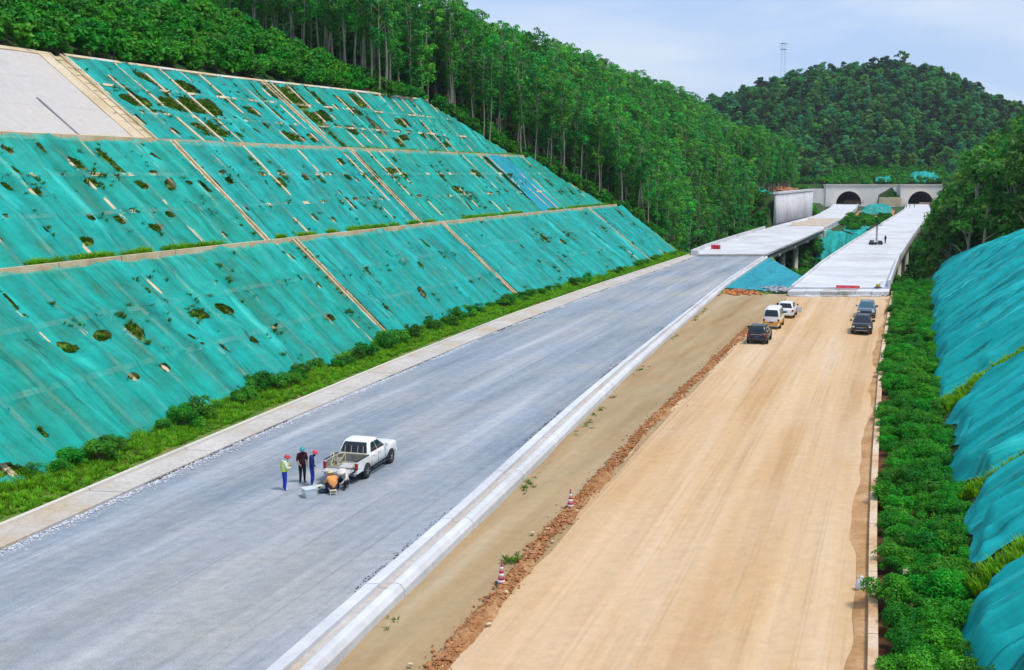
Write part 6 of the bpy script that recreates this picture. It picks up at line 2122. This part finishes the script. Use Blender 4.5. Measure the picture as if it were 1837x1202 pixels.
# man in blue overalls
pose = dict(chest=(0, .04, 1.34), neck=(0, .08, 1.48), chin=(0, .14, 1.53), head=(0, .165, 1.60), crown=(0, .17, 1.67), el_l=(-.25, .0, 1.13), wr_l=(-.22, .16, .95), ha_l=(-.2, .21, .88), el_r=(.25, -.02, 1.14), wr_r=(.24, .06, .9), ha_r=(.235, .08, .82), kn_r=(.11, .06, .49), face=(0, .8, -.6))
p3, J3 = person('person in navy jacket, blue trousers and pink-red helmet, standing by the pickup', (*un(560, 872, 0), .0), math.radians(-75), pose, cloth('navy_jacket', (.012, .022, .11)), cloth('royal_trousers', (.025, .045, .34)), shoe_white, 'long', 1.05, 1.02)
helmet(p3, J3, plain('pink_helmet', (.60, .04, .10), .3, 0, .5, .3))
# worker sitting on the stool, back to the camera
SIT = dict(pelvis=(0, 0, .36), spine=(0, .06, .54), chest=(0, .19, .70), neck=(0, .28, .80), chin=(0, .35, .83), head=(0, .385, .89), crown=(0, .40, .955), sh_l=(-.20, .20, .76), sh_r=(.20, .20, .76), el_l=(-.27, .36, .56), wr_l=(-.14, .52, .40), ha_l=(-.10, .58, .36), el_r=(.27, .36, .56), wr_r=(.15, .53, .40), ha_r=(.11, .59, .36),
           hip_l=(-.11, .04, .35), hip_r=(.11, .04, .35), kn_l=(-.22, .40, .46), kn_r=(.22, .40, .46), an_l=(-.20, .36, .09), an_r=(.20, .36, .09), toe_l=(-.22, .52, .045), toe_r=(.22, .52, .045), face=(0, .7, -.7))
sx, sy = un(598, 889, 0)
p4, J4 = person('person in orange vest and straw hat, seated on a stool with back turned', (sx, sy + .12, 0), math.radians(28), SIT, cloth('orange_vest', (.72, .30, .09)), cloth('dark_trousers', (.03, .03, .045)), shoe_dark, 'short', 1.12, 1.05)
cap_hat(p4, J4, cloth('straw_hat', (.60, .52, .28)))
st = empty('plastic_stool', (sx - .02, sy + .10, 0), .2)
tag(st, 'small white plastic stool under the worker in orange', 'stool')
MB().cbox(-.16, .16, -.14, .14, .235, .265, .01).build('seat', M['cream'], st)
for a, b_ in ((-1, -1), (-1, 1), (1, -1), (1, 1)):
    mb = MB(); mb.tube([(a * .15, b_ * .13, 0), (a * .12, b_ * .11, .236)], [.02, .024], 6); mb.build('leg', M['cream'], st)
for a in (-1, 1): MB().cbox(-.12, .12, a * .118 - .008, a * .118 + .008, .10, .13, .004).build('stretcher', M['cream'], st)
# worker crouching opposite
x5, y5 = un(621, 877, 0)
p5, J5 = person('person in white scarf and pale conical hat crouching beside the pickup tailgate', (x5, y5 + .15, 0), math.radians(150), dict(SIT, pelvis=(0, 0, .28), spine=(0, .06, .46), hip_l=(-.11, .04, .28), hip_r=(.11, .04, .28)), cloth('white_scarf', (.66, .62, .60)), cloth('black_pants', (.02, .02, .026)), shoe_dark, 'long', 1.05, 1.0)
cap_hat(p5, J5, cloth('pale_hat', (.68, .62, .58)), True)

# things on the gravel around them
def clear(name, c, f):
    m = plain(name, c, .3)
    n, l = m.node_tree.nodes, m.node_tree.links
    tr = n.new('ShaderNodeBsdfTransparent'); mx = n.new('ShaderNodeMixShader'); mx.inputs['Fac'].default_value = f
    l.new(n['Principled BSDF'].outputs['BSDF'], mx.inputs[1]); l.new(tr.outputs['BSDF'], mx.inputs[2])
    l.new(mx.outputs['Shader'], n['Material Output'].inputs['Surface'])
    return m


cl = clear('clear_plastic', (.72, .78, .84), .4)
bx, by = un(553, 893, 0)
tb = empty('plastic_crate', (bx, by + .25, 0), math.radians(35)); tb.scale = (.82, .82, .85)
tag(tb, 'translucent pale plastic box standing on the gravel by the workers', 'plastic box')
mb = MB(); mb.hexa([(-.30, -.26, .0), (.30, -.26, 0), (.30, .26, 0), (-.30, .26, 0), (-.36, -.31, .46), (.36, -.31, .46), (.36, .31, .46), (-.36, .31, .46)]); mb.build('tub', cl, tb)
MB().cbox(-.39, .39, -.34, .34, .462, .51, .012).build('lid', clear('milky_lid', (.76, .82, .88), .3), tb)
for a in (-1, 1): MB().cbox(min(a * .37, a * .42), max(a * .37, a * .42), -.10, .10, .36, .42, .01).build('handle', plain('grey_handle', (.4, .45, .5), .4), tb)
bx, by = un(571, 880, 0)
kit = empty('instrument_case', (bx, by + .1, 0), .5)
tag(kit, 'small pale green instrument case beside the plastic box', 'case')
MB().cbox(-.2, .2, -.14, .14, 0, .17, .02).build('case_base', plain('pale_green_case', (.48, .56, .46), .5), kit)
MB().cbox(-.2, .2, -.14, .14, .174, .24, .02).build('case_lid', plain('pale_green_lid', (.56, .62, .52), .5), kit)
MB().cbox(-.06, .06, -.16, -.141, .15, .19, .006).build('latch', M['trim'], kit)
bx, by = un(581, 884, 0)
bag = empty('tool_bag', (bx, by, 0), .3)
tag(bag, 'dark blue tool bag lying by the seated worker', 'bag')
mb = MB(); zloft(mb, [(0, -.15, .15, .24, .1), (.10, -.17, .17, .26, .12), (.18, -.12, .12, .22, .1), (.21, -.04, .04, .18, .03)], 4); mb.build('bag_body', cloth('bag_cloth', (.03, .045, .07)), bag, True)
mb = MB(); mb.tube([(-.1, 0, .2), (-.08, 0, .28), (.08, 0, .28), (.1, 0, .2)], .012, 6); mb.build('strap', M['trim'], bag)
bx, by = un(622, 874, 0)
bk = empty('bucket', (bx, by, 0))
tag(bk, 'small grey bucket on the gravel under the pickup tailgate', 'bucket')
mb = MB(); mb.lathe([(.10, 0), (.14, .26), (.15, .27), (.13, .27), (.095, .02)], 16); mb.build('pail', plain('grey_pail', (.42, .44, .46), .5), bk, True)
mb = MB(); mb.tube([(.14, 0, .26), (.10, 0, .34), (0, 0, .37), (-.10, 0, .34), (-.14, 0, .26)], .006, 5); mb.build('bail', M['chrome'], bk)


# ------------------------------------------------------------------ traffic posts, bags, barriers
CONE_W, CONE_R, CONE_B = plain('cone_white', (.75, .68, .70), .5), plain('cone_red', (.50, .05, .13), .5), plain('cone_rubber', (.03, .025, .03), .7)


def traffic_cone(label, X, Y, tilt):
    root = empty('traffic_cone', (X, Y, -.47)); root.rotation_euler = (tilt, tilt * .6, .4)
    tag(root, label, 'traffic cone', 'traffic cones along the red ridge')
    MB().cbox(-.21, .21, -.21, .21, 0, .07, .03).build('base', CONE_B, root)
    rad = lambda z: .155 - .125 * (z - .07) / .80
    zs = [.07, .20, .33, .46, .59, .72, .87]
    for i in range(6):
        mb = MB(); mb.lathe([(rad(zs[i]), zs[i]), (rad(zs[i + 1]), zs[i + 1] - .001)], 18)
        mb.build('band', CONE_W if i % 2 == 0 else CONE_R, root, True)
    MB().lathe([(.035, .868), (.045, .88), (.04, .92), (.02, .93)], 12).build('tip', CONE_R, root, True)
    return root


traffic_cone('nearer red and white striped cone beside the red ridge', *un(899, 1048, -.47), .03)
traffic_cone('farther red and white striped cone beside the red ridge', *un(1024, 912, -.47), -.03)

bx, by = un(1544, 1056, -.45)
e = empty('woven_sack', (bx, by, -.47), .4)
tag(e, 'white woven sack standing against the right kerb', 'sack')
mb = MB(); zloft(mb, [(0, -.13, .13, .18, .1), (.10, -.16, .16, .20, .12), (.28, -.14, .14, .18, .11), (.40, -.09, .09, .12, .07), (.46, -.04, .04, .06, .03), (.52, -.06, .06, .09, .05)], 4); mb.build('sack_body', cloth('sack_white', (.66, .66, .70)), e, True)
mb = MB(); mb.lathe([(.055, .45), (.062, .46), (.055, .475)], 12); mb.build('tie', M['trim'], e)

RB = plain('red_plastic', (.62, .04, .07), .45)
x, y = un(1521, 517, .3)
e = empty('red_barrier', (x, y, ZD), -HEAD + .06)
tag(e, 'long red plastic barrier lying at the start of the right bridge', 'barrier')
mb = MB(); mb.hexa([(-1.5, -.22, 0), (1.5, -.22, 0), (1.5, .22, 0), (-1.5, .22, 0), (-1.48, -.10, .36), (1.48, -.10, .36), (1.48, .10, .36), (-1.48, .10, .36)]); mb.build('barrier_body', RB, e)
for xx in (-1.1, 0, 1.1): MB().cbox(xx - .12, xx + .12, -.235, -.20, .06, .16, .01).build('slot', plain('pale_red', (.70, .25, .25), .5), e)
x, y = un(1575, 516, .3)
e = empty('yellow_compactor', (x, y, ZD), .4)
tag(e, 'small yellow and black plate compactor on the right bridge', 'compactor')
MB().cbox(-.42, .42, -.3, .3, .0, .12, .03).build('plate', M['trim'], e)
MB().cbox(-.22, .22, -.2, .2, .13, .48, .04).build('engine', plain('machine_yellow', (.62, .42, .05), .5), e)
mb = MB(); mb.tube([(-.18, -.2, .3), (-.18, -.75, .85), (.18, -.75, .85), (.18, -.2, .3)], .02, 6); mb.build('handle', M['trim'], e)
x, y = un(1284, 446, .4)
e = empty('red_drum_stack', (x, y, ZD), -HEAD)
tag(e, 'cluster of red water drums at the start of the left bridge', 'drums')
for i, (dx, dy, dz) in enumerate(((-.65, 0, 0), (0, .1, 0), (.65, 0, 0), (-.3, .5, 0), (.35, .55, 0))):
    mb = MB(); mb.lathe([(.28, 0), (.30, .03), (.285, .30), (.30, .33), (.285, .62), (.30, .65), (.28, .84), (.10, .86)], 16, 'z', (dx, dy, dz)); mb.build('drum', RB, e, True)
x, y = un(1246, 459, 0)
e = empty('concrete_block', (x, y, 0), -HEAD)
tag(e, 'white concrete block at the left corner before the left bridge', 'block')
MB().cbox(-.65, .65, -.5, .5, 0, 1.05, .05).build('block_body', M['deck'], e)
MB().cbox(-.5, .5, -.36, .36, 1.052, 1.14, .03).build('block_cap', M['pale_concrete'], e)
for f_ in (.8, -.6):
    mb = MB(); mb.tube([(f_, .2, 0), (f_ * 1.02, .2, .9)], .03, 6); mb.build('rebar', M['dark_conc'], e)

# rig on the right bridge
x, y = un(1572, 439, .3)
e = empty('drilling_rig', (x, y, ZD), .2)
tag(e, 'dark wheeled rig with an upright mast on the right bridge', 'rig')
steel = plain('dark_steel', (.05, .05, .07), .5, .5)
MB().cbox(-1.5, 1.3, -.5, .5, .28, .52, .04).build('chassis', steel, e)
for xx in (-1.2, -.4, .9):
    for yy in (-.5, .5):
        mb = MB(); mb.lathe([(.12, -.1), (.27, -.1), (.28, 0), (.27, .1), (.12, .1)], 14, 'x'); o_ = mb.build('wheel', M['tyre'], e, True, (xx, yy, .28), (0, 0, math.pi / 2))
for dx in (-.12, .12): mb = MB(); mb.tube([(dx, 0, .5), (dx, 0, 4.1)], .07, 6); mb.build('mast_rail', steel, e)
for z in np.arange(.9, 4.0, .5): mb = MB(); mb.tube([(-.12, 0, z), (.12, 0, z + .25)], .03, 5); mb.build('mast_brace', steel, e)
mb = MB(); mb.tube([(0, 0, 3.95), (-.9, .1, 4.0)], .05, 6); mb.build('jib', steel, e)
mb = MB(); mb.tube([(0, 0, 3.95), (1.1, .1, 4.0)], .05, 6); mb.build('jib', steel, e)
MB().cbox(-1.4, -.7, -.4, .4, .525, 1.0, .05).build('engine_box', plain('rig_grey', (.12, .12, .14), .5), e)
MB().cbox(.5, 1.2, -.35, .35, .525, .85, .05).build('winch', steel, e)
dk, dk2 = cloth('dark_overall', (.03, .03, .045)), cloth('dark_overall_b', (.05, .04, .05))
x, y = un(1588, 437, .3)
pp, JJ = person('person in dark overalls standing beside the rig on the right bridge', (x, y, ZD), 2.0, {}, dk, dk, shoe_dark, 'long', 1.1, 1.05, detail=False)
helmet(pp, JJ, plain('grey_helmet', (.3, .3, .34), .4))
for i, (qx, c1, lab) in enumerate(((1626, (.45, .08, .05), 'person in red jacket at the right tunnel mouth, leftmost'), (1632, (.10, .10, .14), 'person in dark jacket at the right tunnel mouth, middle of three'), (1640, (.42, .12, .06), 'person in orange-red jacket at the right tunnel mouth, rightmost'))):
    x, y = un(qx, 373, .3)
    pp, JJ = person(lab, (x, y, ZD), 3.0 + i, {}, cloth('tunnel_jacket_%d' % i, c1), dk2, shoe_dark, 'long', 1.1, 1.0, detail=False)
    helmet(pp, JJ, (RED_H, TEAL_H, RED_H)[i])
# work platform at the left tunnel mouth
e = empty('work_trolley', (162.5, 533, ZD))
tag(e, 'brown low work platform across the left tunnel mouth', 'work platform')
brn = plain('rusty_steel', (.20, .10, .07), .8)
MB().cbox(-4.6, 4.6, -.8, .8, 1.1, 1.3, .04).build('platform', brn, e)
for xx in (-4.3, -1.5, 1.5, 4.3):
    mb = MB(); mb.tube([(xx, -.6, 0), (xx, -.6, 1.12)], .08, 6); mb.build('leg', brn, e)
    mb = MB(); mb.tube([(xx, -.6, 1.28), (xx, -.6, 2.1)], .04, 6); mb.build('rail_post', brn, e)
mb = MB(); mb.tube([(-4.4, -.6, 2.1), (4.4, -.6, 2.1)], .04, 6); mb.build('rail', brn, e)
e = empty('barrier_rail', (197.2, 531.5, ZD))
tag(e, 'low pale red barrier rail across the right tunnel mouth', 'barrier')
for z in (.5, 1.0): mb = MB(); mb.cbox(-4.4, 4.4, -.05, .05, z - .12, z + .12, .02); mb.build('rail', plain('rail_pale', (.60, .38, .32), .6), e)
for xx in (-4, -2, 0, 2, 4): mb = MB(); mb.tube([(xx, .1, 0), (xx, .1, 1.1)], .05, 6); mb.build('post', brn, e)

# telecom tower behind the far hill
X0 = (1392 - PXW / 2) / FPX * 842
e = empty('lattice_tower', (X0, 840, 60.0))
tag(e, 'faint thin lattice tower on the skyline left of the far crest', 'tower')
pale_steel = plain('haze_tinted_steel', (.60, .68, .80), .6)  # base colour brought close to the sky to paint in distance haze
zt_ = 52.0
for a, b in ((-1, -1), (1, -1), (1, 1), (-1, 1)):
    mb = MB(); mb.tube([(a * 2.6, b * 2.6, 0), (a * .8, b * .8, zt_)], [.07, .05], 4); mb.build('mast_leg', pale_steel, e)
for i in range(13):
    z0, z1 = i * 4.0, (i + 1) * 4.0
    r0, r1 = 2.6 - 1.8 * z0 / zt_, 2.6 - 1.8 * z1 / zt_
    mb = MB()
    for (a, b), (c, d) in (((-1, -1), (1, -1)), ((1, -1), (1, 1)), ((1, 1), (-1, 1)), ((-1, 1), (-1, -1))):
        mb.tube([(a * r0, b * r0, z0), (c * r1, d * r1, z1)], .025, 3); mb.tube([(c * r0, d * r0, z0), (a * r1, b * r1, z1)], .025, 3)
    mb.build('brace', pale_steel, e)
for z in (45.0, 49.0):
    mb = MB(); mb.lathe([(2.66, z), (2.7, z + .05), (2.7, z + .15), (2.66, z + .15)], 18); mb.build('platform', pale_steel, e, True)
for a in range(6):
    mb = MB(); c, s = math.cos(a * 1.047) * 2.8, math.sin(a * 1.047) * 2.8; mb.cbox(c - .07, c + .07, s - .07, s + .07, 46, 48.6, .02); mb.build('antenna', pale_steel, e)


# ------------------------------------------------------------------ thin summer haze
hz = MB(); hz.box(-420, 720, -60, 1250, -13, 125)
ho = hz.build('haze', None, None)
ho.data.materials.clear()
hm = bpy.data.materials.new('haze_air'); hm.use_nodes = True
hn, hl = hm.node_tree.nodes, hm.node_tree.links
hn.clear()
hout = hn.new('ShaderNodeOutputMaterial'); hv = hn.new('ShaderNodeVolumePrincipled')
hv.inputs['Color'].default_value = (.80, .88, 1.0, 1); hv.inputs['Density'].default_value = .00008; hv.inputs['Anisotropy'].default_value = .2
hl.new(hv.outputs['Volume'], hout.inputs['Volume'])
ho.data.materials.append(hm)
tag(ho, 'thin pale summer haze in the air over the valley', None, None, 'stuff')
